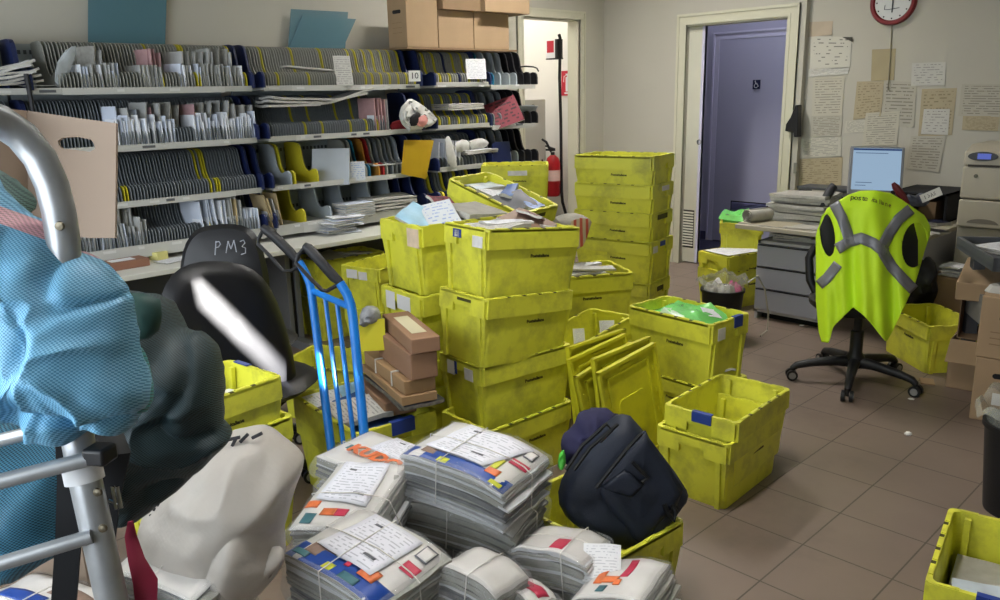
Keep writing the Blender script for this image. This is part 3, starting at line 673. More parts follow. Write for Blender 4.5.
# third row of the middle rack
flat('envelope', 'large grey-white envelope leaning in the third row of the middle rack', 'envelope', 0, 0, 0, .26, .25, R(-48), [mat('envelope_large', 'b9bfc7', .7, var=.05), EDGE], .01, tilt=R(74), P=pY(331, 167, YFR+.09), curl=.004)
flat('leaflet', 'white and blue leaflet standing in the third row of the middle rack', 'leaflet', 0, 0, 0, .11, .13, R(-30), [PRC, EDGE], .003, tilt=R(80), P=pY(357, 171, YFR+.0), curl=.002)
flat('newspaper', 'white paper lying flat on the dividers of the third row of the middle rack', 'newspaper', 0, 0, 0, .34, .2, R(2), [PRW, EDGE], .008, P=pY(385, 164, YFR+.11), curl=.003)
YF = mat('folder_yellow', 'bd9a22', .45, var=.06)
tag(pillow([pY(px, py, 4.69) for px, py in ((404, 140), (434, 140), (426, 179), (401, 174))], .010, sub=1, nr=6, fold=.003, fs=8, seed=8, power=.3).build('folder', YF), 'bright yellow folder standing at the right end of the middle rack', 'folder')
# bottom row: piles of letters
for k in range(9):
    flat('envelope', 'white envelope in the loose pile on the bottom row of the middle rack', 'letter', 0, 0, 0, .23, .16, R(random.uniform(-25, 20)), [ENV[k % 2], EDGE], .007, P=V((3.0+random.uniform(-.03, .05), 4.66+random.uniform(-.03, .03), TT+.002+k*.0125)), grp='loose pile of white letters by the yellow divider', curl=.006)
for k in range(6):
    flat('envelope', 'white envelope in the square pile in the bottom row of the middle rack', 'letter', 0, 0, 0, .24, .17, R(random.uniform(-6, 6)), [ENV[k % 2], EDGE], .012, P=V((3.17, 4.74, LEV[3]+.004+k*.016)), grp='square pile of letters on the bottom row of the middle rack', curl=.004)
for k in range(4):
    flat('newspaper', 'grey newspaper in the pile at the right of the bottom row of the middle rack', 'newspaper', 0, 0, 0, .36, .25, R(random.uniform(-12, 12)), [PRT, EDGE], .014, P=V((3.50, 4.8, LEV[3]+.03+k*.02)), grp='pile of newspapers on the bottom row of the middle rack', curl=.012)
tag(MB().prism([(-.002, 0), (.004, 0), (.12, .17), (.114, .17)], -.07, .07, 'y').build('envelope', ENV[1], loc=pz(337, 229, TT+.002)+V((0, .05, 0)), smooth=0), 'white envelope propped up against the loose pile of letters on the table', 'letter')
# right rack extras
flat('leaflet', 'white leaflet standing in the top row of the right rack', 'leaflet', 0, 0, 0, .17, .15, R(-15), [PRW, EDGE], .003, tilt=R(84), P=pY(476, 69, YFR-.0), curl=.003)
for k in range(4): flat('envelope', 'white paper of the flat pile in the second row of the right rack', 'letter', 0, 0, 0, .36, .2, R(random.uniform(-5, 5)), [PRW, EDGE], .009, P=pY(458, 107, YFR+.09)+V((0, 0, .012*k-.02)), grp='flat pile of papers in the second row of the right rack', curl=.006)
flat('magazine', 'dark red magazine leaning out of the second row of the right rack', 'magazine', 0, 0, 0, .26, .24, R(-35), [MAGR, EDGE], .01, tilt=R(58), roll=R(-18), P=pY(504, 113, YFR+.02), curl=.012)
for k, (pts, l) in enumerate(((((452, 146), (462, 139), (470, 143), (468, 151), (456, 152)), 'left white plastic packet on the third row of the right rack'), (((469, 141), (482, 138), (489, 143), (482, 149), (470, 150)), 'right white plastic packet on the third row of the right rack'))):
    tag(pillow([pY(a, b, 4.76) for a, b in pts], .045, nr=5, fold=.008, fs=18, seed=20+k).build('plastic_packet', BAGW), l, 'packet')
for k in range(2): flat('envelope', 'flat white envelope under the plastic packets on the third row of the right rack', 'letter', 0, 0, 0, .34, .2, R(3-5*k), [PRW, EDGE], .014, P=pY(474, 153, YFR+.09)+V((0, 0, .016*k)), grp='envelopes under the plastic packets', curl=.006)
tag(pillow([pY(a, b, 4.70) for a, b in ((445, 140), (449, 136), (453, 146), (457, 166), (450, 166), (446, 155))], .02, nr=5, fold=.005, seed=25).build('plastic_packet', BAGW), 'long white packet standing at the left of the third row of the right rack', 'packet')
tag(MB().prism([(0, 0), (.21, 0), (.19, .16), (.03, .165), (0, .14)], -.1, -.09, 'y').build('plastic_plate', DN, loc=pY(492, 163, YFR+.02)+V((0, .09, 0)), smooth=0), 'navy plastic plate standing in the third row of the right rack', 'plate')
mb = MB(); mb.grid(lambda u, v: (u*.3, .02+.16*v, .02+.09*(1-v)**2+.01*math.sin(u*3)), 6, 6)
tag(mb.build('plastic_sleeve', DB, loc=pY(515, 121, YFR), solid=.004), 'pale curved plastic sleeve at the right end of the second row of the right rack', 'sleeve')
mb = MB(); mb.tube([(0, 0, 0), (.06, -.02, .005), (.14, -.03, 0), (.18, -.03, -.01), (.2, -.03, -.035)], .006, 8)
tag(mb.build('black_hook', BLACKP, loc=pY(519, 67, YFR+.05)), 'black hooked bar sticking out of the right end of the top row', 'hook')
# far left: magazines and a plastic bag in the top row
for k in range(6): flat('magazine', 'glossy magazine of the sagging heap at the left end of the top row', 'magazine', 0, 0, 0, .26, .2, R(random.uniform(-20, 20)), [[MAGB, PRT, PRW][k % 3], EDGE], .012, roll=R(-6-2*k), P=pY(8, 84, YFR+.09)+V((0, 0, .014*k)), grp='heap of magazines at the left end of the top row', curl=.014)
tag(pillow([pY(a, b, 4.76) for a, b in ((56, 84), (58, 62), (66, 50), (76, 46), (74, 60), (68, 76), (60, 86))], .03, nr=7, fold=.01, fs=16, seed=31).build('plastic_bag', mat('clear_bag', 'c9d0d4', .15, alpha=.65, var=.1, vscale=20)), 'clear plastic bag of papers curled in the top row at the left', 'bag')
flat('envelope', 'white sheet lying in the empty slot of the top row at the left', 'letter', 0, 0, 0, .2, .14, R(8), [PRW, EDGE], .003, P=pY(38, 86, YFR+.1), curl=.004)
tag(MB().tube([pY(26, 74, 4.70), pY(30, 95, 4.69), pY(33, 112, 4.70)], .012, 8).build('rubber_strap', DK), 'black strap hanging over the lip of the top row at the left', 'strap')
# on the table
tag(MB().box((0, 0, .022), (.075, .075, .044)).build('note_pad', mat('note_yellow', 'd9d389', .7, var=.03), loc=pz(159, 259, TT), rot=(0, 0, .3), smooth=0, bevel=.001), 'pale yellow block of sticky notes on the sorting table', 'note block')
pc = thing('parcel', 'flat brown parcel with a white label on the sorting table', 'parcel', pz(128, 269, TT)+V((0, .06, 0)), R(3))
MB().box((0, 0, .022), (.24, .13, .044)).build('carton', mat('carton_reddish', '8d6450', .75, var=.06), pc, smooth=0, bevel=.003)
MB().box((-.01, .0, .0448), (.13, .075, .0008)).build('address_label', PRW, pc, smooth=0)
flat('envelope', 'white letter lying on the sorting table beside the sticky notes', 'letter', 0, 0, 0, .2, .12, R(15), [PRW, EDGE], .003, P=pz(178, 261, TT+.004)+V((0, .04, 0)), curl=.004)

# ------------------------------------------------------------------ on top of the racks and on the wall
CB = mat('cardboard', 'a58b6c', .8, var=.06, vscale=5, bump=.02); CBD = mat('cardboard_dark', '8a7155', .8, var=.06); TAPEB = mat('brown_tape', '9c7b55', .35)
tp = tag(MB().b2((3.74, 4.78, 1.934), (4.86, 5.15, 1.946)).build('top_board', CBD, smooth=0), 'thin board on the rack tops carrying the cardboard boxes', 'board')
def carton(name, label, lo, hi, yaw=0, slots=(), lines=False, lidh=0, m=None, extra=None, cat='box', grp=None):
    """closed carton between two corners, with tape seam; faces x-,y- may carry a hand slot"""
    c = V([(a+b)/2 for a, b in zip(lo, hi)]); d = V([b-a for a, b in zip(lo, hi)])
    t = thing(name, label, cat, (c.x, c.y, lo[2]), yaw, grp)
    mb = MB().box((0, 0, d.z/2), d)
    if lidh: mb.box((0, 0, d.z-lidh/2), (d.x+.008, d.y+.008, lidh))
    mb.build('carton', m or CB, t, smooth=0, bevel=.004)
    MB().box((0, 0, d.z+.0008), (d.x, .05, .0012)).build('tape', TAPEB, t, smooth=0)
    for side in slots:
        z = d.z*.72
        if side == 'x-': pts = [( -d.x/2-.0008, y, z) for y in (-.045, .045)]
        else: pts = [(x, -d.y/2-.0008, z) for x in (-.045, .045)]
        MB().tube([pts[0], pts[1]], .0, 3).build('x', DARK) if False else None
        mb = MB(); ax = 'x' if side == 'x-' else 'y'
        poly = [(.035*math.copysign(1, math.cos(a))+.013*math.cos(a), z+.013*math.sin(a)) for a in [2*PI*(k+.5)/16 for k in range(16)]]
        p0 = -(d.x if ax == 'x' else d.y)/2
        mb.prism(poly, p0-.0016, p0+.002, ax); mb.build('hand_slot', DARK, t, smooth=0)
    if lines:
        mb = MB()
        for k in range(3): mb.box((-d.x/2-.001, 0, d.z*.5-.035*k), (.001, d.y*.5, .003))
        mb.build('printed_lines', CBD, t, smooth=0)
    return t
carton('cardboard_box', 'leftmost cardboard box on the racks, with a hand slot and printed lines', (3.76, 4.80, 1.948), (4.05, 5.02, 2.29), slots=('x-',), lines=True)
carton('cardboard_box', 'middle cardboard box on top of the racks', (4.056, 4.80, 1.948), (4.405, 5.1, 2.215))
carton('cardboard_box', 'right cardboard box on top of the racks beside the doorway', (4.412, 4.80, 1.948), (4.79, 5.1, 2.215))
carton('cardboard_box', 'flat cardboard box lying on the middle and right boxes', (4.07, 4.76, 2.217), (4.45, 5.10, 2.33), yaw=.0, m=CBD)
carton('cardboard_box', 'cardboard box lying across the right box next to the doorway casing', (4.46, 4.72, 2.217), (4.95, 5.12, 2.40), m=CB)
TEAL = mat('teal_plastic_sheet', '5d8490', .3, alpha=.8); TEAL2 = mat('blue_plastic_sheet', '6c929f', .3, alpha=.6)
def sheet_on(name, label, pts, m, th=.004, cat='sheet', plane=lambda a, b: pY(a, b, 5.145)):
    P = [plane(a, b) for a, b in pts]; c = sum(P, V())/len(P)
    mb = MB(); n = (P[1]-P[0]).cross(P[-1]-P[0]).normalized()*th/2
    mb.loft([[p-c-n for p in P], [p-c+n for p in P]])
    return tag(mb.build(name, m, loc=c, smooth=0), label, cat)
sheet_on('plastic_sheet', 'tall teal plastic sheet standing on the left rack against the wall', ((88, 45.5), (165, 46.5), (167, -12), (88, -12)), TEAL)
sheet_on('plastic_sheet', 'pale blue plastic sheet standing upright behind the slanted one on the middle rack', ((288, 49), (345, 50), (348, 12), (291, 9)), TEAL2, plane=lambda a, b: pY(a, b, 5.15))
sheet_on('plastic_sheet', 'slanted blue plastic sheet leaning on the wall above the middle rack', ((288, 49.5), (342, 50), (356, 19), (302, 16)), TEAL2, plane=lambda a, b: pY(a, b, 5.13))
# ------------------------------------------------------------------ corridor things
RED = mat('extinguisher_red', 'a8141f', .3); REDS = mat('sign_red', 'c02a3c', .5)
def wsheet(px0, py0, px1, py1, x): a, b = pX(px0, py0, x), pX(px1, py1, x); return a, b
a, b = wsheet(592-17, 91/1.0, 0, 0, 6.44) if False else (pX(561.5, 71, 6.44), pX(574.2, 95.5, 6.44))
c = (a+b)/2; sw, sh = abs(a.y-b.y), abs(a.z-b.z)
MW = Matrix.Translation(c) @ Euler((PI/2, 0, -PI/2)).to_matrix().to_4x4()
sg = thing('extinguisher_sign', 'red and white fire extinguisher sign on the corridor wall', 'sign', M=MW)
MB().box((0, 0, 0), (sw, sh, .004)).build('sign_plate', REDS, sg, smooth=0)
mb = MB(); k = sh
mb.box((.0, -.07*k, .003), (.30*sw, .52*k, .003)); mb.loft([rrect(.30*sw, .1*k, .03*sw, z, cy=.2*k) for z in (.001, .0045)]); mb.box((0, .3*k, .003), (.1*sw, .12*k, .003)); mb.box((.02*sw, .36*k, .003), (.34*sw, .05*k, .003)); mb.box((0, -.40*k, .003), (.5*sw, .06*k, .003))
mb.tube([(-.05*sw, .34*k, .003), (-.28*sw, .28*k, .003), (-.32*sw, .05*k, .003)], .02*sw, 6)
mb.build('extinguisher_symbol', SIGNW, sg, smooth=0)
base = pX(566.5, 216, 6.25); base.z = 0
ex = base.x; px_ = lambda a, b: pX(a, b, ex)-base
st = thing('extinguisher_stand', 'tall black floor stand with a small sign box, in the bright corridor', 'stand', base)
P = [V((px_(568, 222).x, px_(568, 222).y, .01)), px_(567, 218), px_(562.5, 202), px_(561.5, 190), px_(560.8, 120), px_(559.5, 78), px_(560, 55), px_(560, 38), px_(559, 34.5)]
MB().tube(P, .016, 10).build('pole', BLACKP, st)
MB().lathe([(0, 0), (.16, 0), (.16, .012), (.03, .03), (0, .03)], 24, c=(P[0].x, P[0].y, 0)).build('foot_plate', BLACKP, st)
a, b = px_(548.5, 40), px_(560, 58.5)
mb = MB().b2((a.x-.04, b.y-.0, b.z), (a.x+.04, b.y+.03, a.z+.0)); mb.b2((a.x-.042, b.y-.005, b.z-.006), (a.x+.042, a.y, b.z+.006))
mb.build('sign_box', BLACKP, st, smooth=0)
bx = MB().b2((a.x-.035, b.y+.03, b.z+.008), (a.x+.035, a.y, a.z)).build('sign_face', SIGNW, st, smooth=0)
MB().b2((a.x-.036, b.y+.05, b.z+.06), (a.x-.034, a.y-.01, a.z-.012)).build('red_symbol', REDS, bx, smooth=0)
fe = thing('fire_extinguisher', 'red fire extinguisher with black hose hanging on the floor stand in the corridor', 'fire extinguisher', pX(553, 196, ex-.07))
hh = pX(553, 155, ex-.07).z-fe.location.z
MB().lathe([(0, 0), (.06, 0), (.075, .02), (.075, hh-.08), (.06, hh-.03), (.025, hh), (.0, hh)], 24).build('cylinder', RED, fe)
MB().lathe([(.0765, hh*.38), (.0765, hh*.64)], 24, cap0=False, cap1=False).build('label_band', mat('ext_label', 'd9b7ae', .5), fe)
MB().lathe([(0, hh), (.022, hh), (.022, hh+.03), (0, hh+.03)], 12).box((0, .03, hh+.05), (.03, .11, .02)).box((0, .035, hh+.075), (.03, .12, .014), rx=.25).build('valve', BLACKP, fe, bevel=.002)
mb = MB(); mb.tube([(0, .02, hh+.03), (-.02, .07, hh+.13), (-.02, .14, hh+.16), (-.02, .19, hh+.10), (-.02, .17, hh-.0), (-.03, .10, hh-.1), (-.04, .05, hh-.2)], .013, 8); mb.build('hose', BLACKP, fe)
# grey cabinet leaf with round pull
mb = MB().b2((5.55, 6.55, 0), (5.62, 7.2, 1.55)); a = pY(522, 100, 5.72); b = pY(543, 100, 5.72)
cb = thing('grey_cabinet', 'low grey cabinet with a dark round pull inside the corridor', 'cabinet', ((a.x+b.x)/2-.1, 5.97, 0))
w_ = b.x-a.x+.45
MB().b2((-w_/2-.12, -.25, 0), (w_/2-.09, .25, a.z)).build('carcass', mat('cabinet_grey', 'b9b6ad', .5), cb, smooth=0, bevel=.004)
q = pY(533, 109, 5.715)-cb.location
MB().lathe([(0, 0), (.045, 0), (.045, -.005), (.035, -.008), (.03, .0), (0, .0)], 20, M=Matrix.Translation((q.x, -.252, q.z)) @ Euler((-PI/2, 0, 0)).to_matrix().to_4x4()).build('pull', mat('pull_dark', '6d6a64', .4), cb)

# ------------------------------------------------------------------ notices on the right wall
def notice(label, pts, m, name='notice', cat='paper', off=.003, grp=None):
    P = [pX(a, b, XR-off) for a, b in pts]       # bottom-left, bottom-right, top-right, top-left
    c = sum(P, V())/4; mb = MB(); s = random.random()*40
    def f(u, v):
        p = P[0].lerp(P[1], u).lerp(P[3].lerp(P[2], u), v)-c
        return p+V((-.002*abs(nz((u*2, v*2, s)))-.003*(u*(1-v))**3, 0, 0))
    mb.grid(f, 6, 6)
    return tag(mb.build(name, m, loc=c, solid=.0008, smooth=0), label, cat, grp)
W1 = printed('notice_white', 'c4c0b2', '8f8c83', 13, .32, 6, .46); W2 = printed('notice_form', 'bfbaa9', '8d897d', 15, .3, 6, .44); W3 = printed('notice_buff', 'b0a386', '8d8164', 14, .36, 6, .5)
W4 = printed('notice_grey', 'b5b0a1', '858075', 13, .32, 6, .44); W5 = printed('notice_pale', 'c6c4bc', '93918b', 9, .28, 5, .5); W6 = mat('notice_blank', 'ada07f', .8, var=.04); W7 = printed('notice_bold', 'cac7ba', '77756e', 9, .28, 4, .54)
notice('crumpled beige sheet topmost on the wall beside the door casing', ((808, 37), (832, 35), (833, 21), (807, 22)), mat('notice_beige', 'b9aa95', .85, var=.06))
notice('white notice with bold lines and a folded dark corner, second sheet beside the door casing', ((810, 69), (850, 67), (852, 37), (811, 36)), W7)
sheet_on('dark_corner', 'small dark triangle of paper at the corner of the bold white notice', ((842, 37), (852.5, 42), (852.5, 37)), mat('dark_paper', '4d4a42', .8), .001, 'paper', plane=lambda a, b: pX(a, b, XR-.012))
notice('creased white strip under the bold white notice', ((808, 77), (848, 74), (849, 68), (809, 69)), W5, off=.004)
notice('form with a narrow column and a black mark, third sheet beside the door casing', ((812, 116), (842, 115), (845, 76), (813, 77)), W2)
notice('grey form just under the form with the narrow column', ((810, 137), (841, 136), (843, 115), (811, 116)), W4, off=.0036)
notice('white list above the yellowed newspaper page beside the door casing', ((799, 158), (841, 156), (842, 136), (801, 139)), W1)
notice('yellowed newspaper page pinned just above the desk', ((797, 187), (841, 186), (843, 157), (798, 159)), W3)
notice('blank tan sheet hanging under the clock', ((871, 81), (894, 80), (896, 48.5), (872, 49.5)), W6)
notice('white letter pinned right of the blank tan sheet', ((911, 86), (945, 85), (946, 62), (912, 63)), W5)
notice('tan printed sheet left of the grey letter above the monitor', ((853, 120), (881, 116), (884, 81), (857, 81.5)), W3)
notice('grey letter behind the striped list above the monitor', ((882, 126), (914, 127), (917, 82), (884, 81)), W4, off=.002)
notice('white slip sticking out left of the striped list', ((844, 133), (866, 132), (866, 120), (846, 121)), W1, off=.002)
notice('striped two-column list right above the monitor', ((862, 146), (897, 145), (900, 111), (866, 113)), W2, off=.0045)
notice('framed beige form with a pale sheet below it, right of the grey letter', ((918, 137), (952, 135), (957, 88), (922, 89)), W3, off=.002)
notice('pale blank sheet on the lower half of the framed beige form', ((921, 134), (948, 135), (950, 109), (924, 109)), W5, off=.0045)
notice('beige notice beneath the pale blank sheet, right of the monitor', ((906, 169), (939, 172), (946, 136), (911, 136)), W4, off=.004)
notice('grey chart with a dark heading at the right edge of the wall', ((958, 116), (1004, 117), (1005, 84), (962, 84)), W4)
notice('tan strip under the grey chart at the right edge', ((962, 130), (998, 131), (1000, 116), (963, 116)), W3, off=.0036)
ck = thing('wall_clock', 'round wall clock with a dark red rim and white face, high on the right wall', 'clock', M=Matrix.Translation(pX(894, 2, XR-.004)) @ Euler((PI/2, 0, -PI/2)).to_matrix().to_4x4())
rad = abs(pX(917, 2, XR).y-pX(871, 2, XR).y)/2
MB().lathe([(rad*.78, .02), (rad*.84, .034), (rad*.95, .036), (rad, .024), (rad, -.002), (0, -.002)], 48, cap0=False).build('rim', mat('clock_rim', '7d1a1e', .35), ck)
MB().lathe([(0, .018), (rad*.8, .018), (rad*.8, .0), (0, .0)], 48).build('dial', mat('clock_dial', 'd9dad6', .5), ck, smooth=30)
mb = MB()
for h in range(12): mb.lathe([(0, .0195), (.006, .0195), (.006, .018)], 8, c=(rad*.7*math.sin(h*PI/6), rad*.7*math.cos(h*PI/6), 0), cap1=False)
mb.build('hour_marks', mat('clock_marks', '3a3a3a', .6), ck, smooth=0)
MB().box((0, -.02, .022), (.008, .11, .002)).build('minute_hand', BLACKP, ck, smooth=0); MB().box((-.002, .03, .024), (.009, .08, .002), rz=.1).build('hour_hand', BLACKP, ck, smooth=0)
MB().tube([(-.055, -.02, .02), (-.058, -.05, .02), (-.03, -.052, .02), (.05, -.045, .02)], .0022, 6).build('dial_print', mat('clock_print', '55565a', .6), ck, smooth=0)
tag(MB().tube([pX(892, 25, XR-.006), pX(891.5, 35, XR-.006), pX(890, 60, XR-.012), pX(888, 90, XR-.016)], .004, 6).build('cable', mat('cable_beige', '8d8672', .6)), 'thin cable running down the wall from the clock', 'cable')
# black pouch on the wall step
pp = [pX(a, b, XF-.05) for a, b in ((797, 105), (799.5, 105), (799, 137), (795.5, 137), (795, 132), (786.5, 131), (787.5, 124), (792, 117))]
mb = MB(); c = sum(pp, V())/len(pp); mb.loft([[p-c+V((dx, 0, 0)) for p in pp] for dx in (-.03, .045)])
tag(mb.build('black_handset', BLACKP, loc=c, smooth=0, bevel=.006), 'black handset hanging on the wall beside the sliding door casing', 'handset')
q = pX(795.5, 168, XF-.008)
tag(MB().box((0, 0, 0), (.014, .03, .09)).build('switch_plate', mat('switch_grey', '85847c', .4), loc=q, bevel=.003, smooth=0), 'small grey plate on the wall beside the yellowed newspaper page', 'switch')

# ------------------------------------------------------------------ desk, computer, printer
DT_ = .672; DESK = mat('desk_top', 'b3ad9c', .45, var=.03); PED = mat('pedestal_grey', 'a3a6b2', .45, .2); PEDL = mat('pedestal_side', 'b8b9bd', .45, .2)
xd = 5.14
dk = thing('office_desk', 'pale desk with grey legs under the notices', 'desk', (xd, 2.35, 0))
MB().b2((0, -.62, DT_-.03), (XR-xd-.02, .57, DT_)).build('desk_top', DESK, dk, bevel=.004)
for y in (-.58, .44): MB().b2((.3, y-.02, 0), (XR-xd-.1, y+.02, DT_-.03)).build('leg', PEDL, dk, smooth=0)
MB().b2((1.1, -.56, .15), (1.12, .42, DT_-.03)).build('back_panel', PED, dk, smooth=0)
pe = thing('drawer_pedestal', 'grey pedestal of three drawers under the left end of the desk', 'drawers', (5.2, 2.53, 0))
yw = .235; PH = .565
MB().b2((.0, -yw, .06), (.5, -yw+.02, PH)).b2((0, yw-.02, .0), (.5, yw, PH)).b2((.0, -yw, .05), (.5, yw, .07)).b2((.48, -yw, .05), (.5, yw, PH)).b2((0, -yw, PH-.02), (.5, yw, PH)).build('carcass', PEDL, pe, smooth=0)
for k in range(3):
    z0 = .072+k*.158
    d = MB().b2((-.018, -yw+.004, z0), (.0, yw-.004, z0+.152)).b2((0, -yw+.03, z0+.01), (.44, yw-.03, z0+.12)).build('drawer', PED, pe, smooth=0, bevel=.003)
    MB().b2((-.02, -yw+.01, z0+.145), (-.014, yw-.01, z0+.152)).build('finger_grip', DARK, d, smooth=0)
MB().b2((.06, -yw+.02, 0), (.46, yw-.03, .05)).build('plinth', DARK, pe, smooth=0)
for k in range(3): flat('document', 'sheet of the small paper pile on the grey pedestal', 'paper', 0, 0, 0, .3, .22, R(90+random.uniform(-10, 10)), [PRW, EDGE], .01, P=V((5.40, 2.56, PH+.002+.013*k)), grp='paper pile on the grey pedestal', curl=.004)
# newspapers on the desk
base = pz(792, 219, DT_)
for k in range(9):
    flat('newspaper', 'folded newspaper of the high stack on the desk, left of the monitor', 'newspaper', 0, 0, 0, .25+.04*random.random(), .40+.05*random.random(), R(random.uniform(-8, 8)), [mat('news_top', 'a9a69d', .9, var=.1, vscale=20), EDGE], .02, P=V((5.55+random.uniform(-.03, .03), 2.58+random.uniform(-.02, .02), DT_+.004+k*.022)), grp='stack of newspapers on the desk', curl=.014, roll=R(random.uniform(-1, 1)))
flat('newspaper', 'open newspaper page hanging over the front edge of the desk', 'newspaper', 0, 0, 0, .18, .3, R(10), [mat('news_top', 'a9a69d', .9), EDGE], .003, P=V((5.29, 2.45, DT_+.004)), curl=.004)
flat('folder', 'thin beige folder at the left front corner of the desk', 'folder', 0, 0, 0, .3, .36, R(-4), [mat('folder_beige', '9d957f', .7), EDGE], .006, P=V((5.32, 2.73, DT_+.001)), curl=.001)
q = pz(766, 221, DT_)
mb = MB(); sp = [((.006+.0022*k/3)*math.cos(k*.6)*1.8, (.006+.0022*k/3)*math.sin(k*.6)*1.8) for k in range(34)]
mb.loft([[(a, -.16, b+.048) for a, b in sp]+[(a*.93, -.16, b*.93+.048) for a, b in reversed(sp)], [(a, .16, b+.048) for a, b in sp]+[(a*.93, .16, b*.93+.048) for a, b in reversed(sp)]])
tag(mb.build('rolled_newspaper', mat('news_top', 'a9a69d', .9), loc=(5.36, 2.82, DT_+.004), rot=(0, 0, R(75))), 'rolled-up newspaper lying before the newspaper stack', 'newspaper')
tr = thing('letter_tray', 'long dark grey tray standing behind the newspaper stack', 'tray', (5.98, 2.55, DT_))
zt = pX(800, 186, 5.98).z-DT_
MB().b2((-.02, -.28, zt-.02), (.2, .33, zt)).build('tray_top', mat('tray_dark', '47484c', .5), tr, smooth=0, bevel=.004)
for y in (-.26, .31): MB().b2((0, y-.012, 0), (.18, y+.012, zt-.02)).build('side', mat('tray_dark', '47484c', .5), tr, smooth=0)
tag(MB().tube([pd(824, 207, 5.55), pd(826, 198, 5.55), pd(831, 189, 5.55), pd(834, 186, 5.55)], .03, 10).build('black_headset', mat('headset_grey', '35363a', .5)), 'dark curved handset standing between the newspapers and the monitor', 'handset')
# monitor
A, B, Cc = pd(847.5, 194, 5.85), pd(902, 196, 5.75), pd(850.5, 146, 5.87)
MM = frame3(A, B-A, Cc-A); mw, mh = (B-A).length, (Cc-A).length*1.0
mo = thing('computer_monitor', 'flat computer monitor showing a pale blue page', 'monitor', M=MM)
MB().box((mw/2, mh/2, -.025), (mw, mh, .05)).build('housing', mat('monitor_grey', '86888c', .4), mo, smooth=0, bevel=.005)
m = mat('screen_blue', '0a0f18', .2, emit='a9c6e2', estr=.62)
MB().box((mw*.5, mh*.53, .001), (mw*.89, mh*.86, .003)).build('screen', m, mo, smooth=0)
MB().box((mw*.5, mh*.935, .0032), (mw*.89, mh*.035, .001)).build('title_bar', mat('screen_bar', '05070c', .2, emit='27457f', estr=.55), mo, smooth=0)
MB().box((mw*.28, mh*.25, .0032), (mw*.3, mh*.012, .001)).box((mw*.22, mh*.19, .0032), (mw*.2, mh*.012, .001)).box((mw*.4, mh*.86, .0032), (mw*.6, mh*.012, .001)).build('screen_text', mat('screen_lines', '05070c', .2, emit='4d6b90', estr=.5), mo, smooth=0)
zb = -(A.z-DT_)
MB().box((mw/2, zb*.45, -.06), (.07, -zb*1.0+.04, .03)).build('stand_neck', BLACKP, mo, smooth=0)
kb = thing('keyboard', 'black keyboard lying on the desk before the monitor', 'keyboard', (5.55, 2.12, DT_), R(90))
MB().b2((-.22, -.08, 0), (.22, .08, .02)).build('keyboard_case', BLACKP, kb, bevel=.004)
mb = MB()
for i in range(14):
    for j in range(5): mb.box((-.2+.0305*i, -.058+.029*j, .023), (.025, .023, .008))
mb.build('keys', mat('keys_dark', '2a2b2f', .5), kb, smooth=0)
bk = thing('black_shelf', 'black slatted stand under the monitor', 'stand', (5.80, 2.27, DT_))
mb = MB(); zt = pX(870, 199, 5.7).z-DT_
for k in range(5): mb.b2((-.10, -.27, .015+k*(zt-.03)/5), (.2, .27, .015+k*(zt-.03)/5+.016))
mb.b2((-.1, -.27, 0), (.2, -.25, zt)).b2((-.1, .25, 0), (.2, .27, zt)).b2((-.11, -.28, zt-.012), (.21, .28, zt)); mb.build('slats', BLACKP, bk, smooth=0)
a, b = pd(893, 183, 5.3), pd(906, 202, 5.3); sgn = (b-a)
mb = MB(); mb.tube([a, a.lerp(b, .2), a.lerp(b, .8), b, V((b.x, b.y, DT_+.002))], [.012, .024, .026, .022, .03], 8); mb.build('x', RED) if False else None
st_ = tag(mb.build('stapler', mat('stapler_red', '64141c', .4), bevel=0), 'dark red stapler standing upright right of the monitor', 'stapler')
tag(pillow([pd(x, y, 5.45) for x, y in ((905, 200), (908, 194), (916, 196), (922, 193), (930, 200), (925, 206), (912, 206))], .03, nr=5, fold=.012, fs=22, seed=41).build('plastic_bag', mat('bag_dark_blue', '4a4e60', .4, var=.4, vscale=20)), 'crumpled dark blue and clear plastic beside the stapler', 'bag')
cd = thing('card', 'white handwritten card propped at the right end of the desk', 'card', M=frame3(pd(931, 195, 5.35), pd(940, 191.5, 5.3)-pd(922, 199, 5.4), (0, 0, 1)))
MB().box((0, 0, 0), (.14, .055, .002)).build('card', mat('card_white', 'c9c8c2', .7), cd, smooth=0)
mb = MB()
for k, ln in enumerate((((-.04, .012), (-.04, -.012)), ((-.02, .012), (-.01, 0), (-.02, -.012)), ((0, -.012), (.006, .012), (.013, -.012)), ((.03, .012), (.022, .006), (.03, -.002), (.022, -.012)))): mb.tube([(a, b, .002) for a, b in ln], .002, 4)
mb.build('handwriting', BLACKP, cd, smooth=0)
ct = thing('cardboard_box', 'small cardboard box on the desk behind the vest shoulder', 'box', pz(920, 222, DT_)+V((.12, 0, 0)))
MB().box((0, 0, .07), (.16, .16, .14)).build('carton', CBD, ct, smooth=0, bevel=.003)
bb = thing('black_crate', 'black open box at the right end of the desk beside the printer', 'box', (6.0, 2.02, DT_))
wd = .2
MB().b2((-.0, -.2, 0), (.5, -.185, wd)).b2((0, .16, 0), (.5, .175, wd)).b2((.48, -.2, 0), (.5, .175, wd)).b2((0, -.2, 0), (.5, .175, .012)).b2((0, -.2, wd-.012), (.5, .175, wd)).build('box_shell', DARK, bb, smooth=0)
flat('booklet', 'dark blue booklet lying before the black open box', 'booklet', 0, 0, 0, .16, .12, R(60), [mat('booklet_blue', '30344f', .5), EDGE], .02, P=pz(935, 224, DT_+.002), curl=.002)
flat('booklet', 'dark flat booklet at the edge of the desk before the blue booklet', 'booklet', 0, 0, 0, .16, .10, R(70), [BLACKP, EDGE], .012, P=pz(934, 232, DT_+.002), curl=.002)
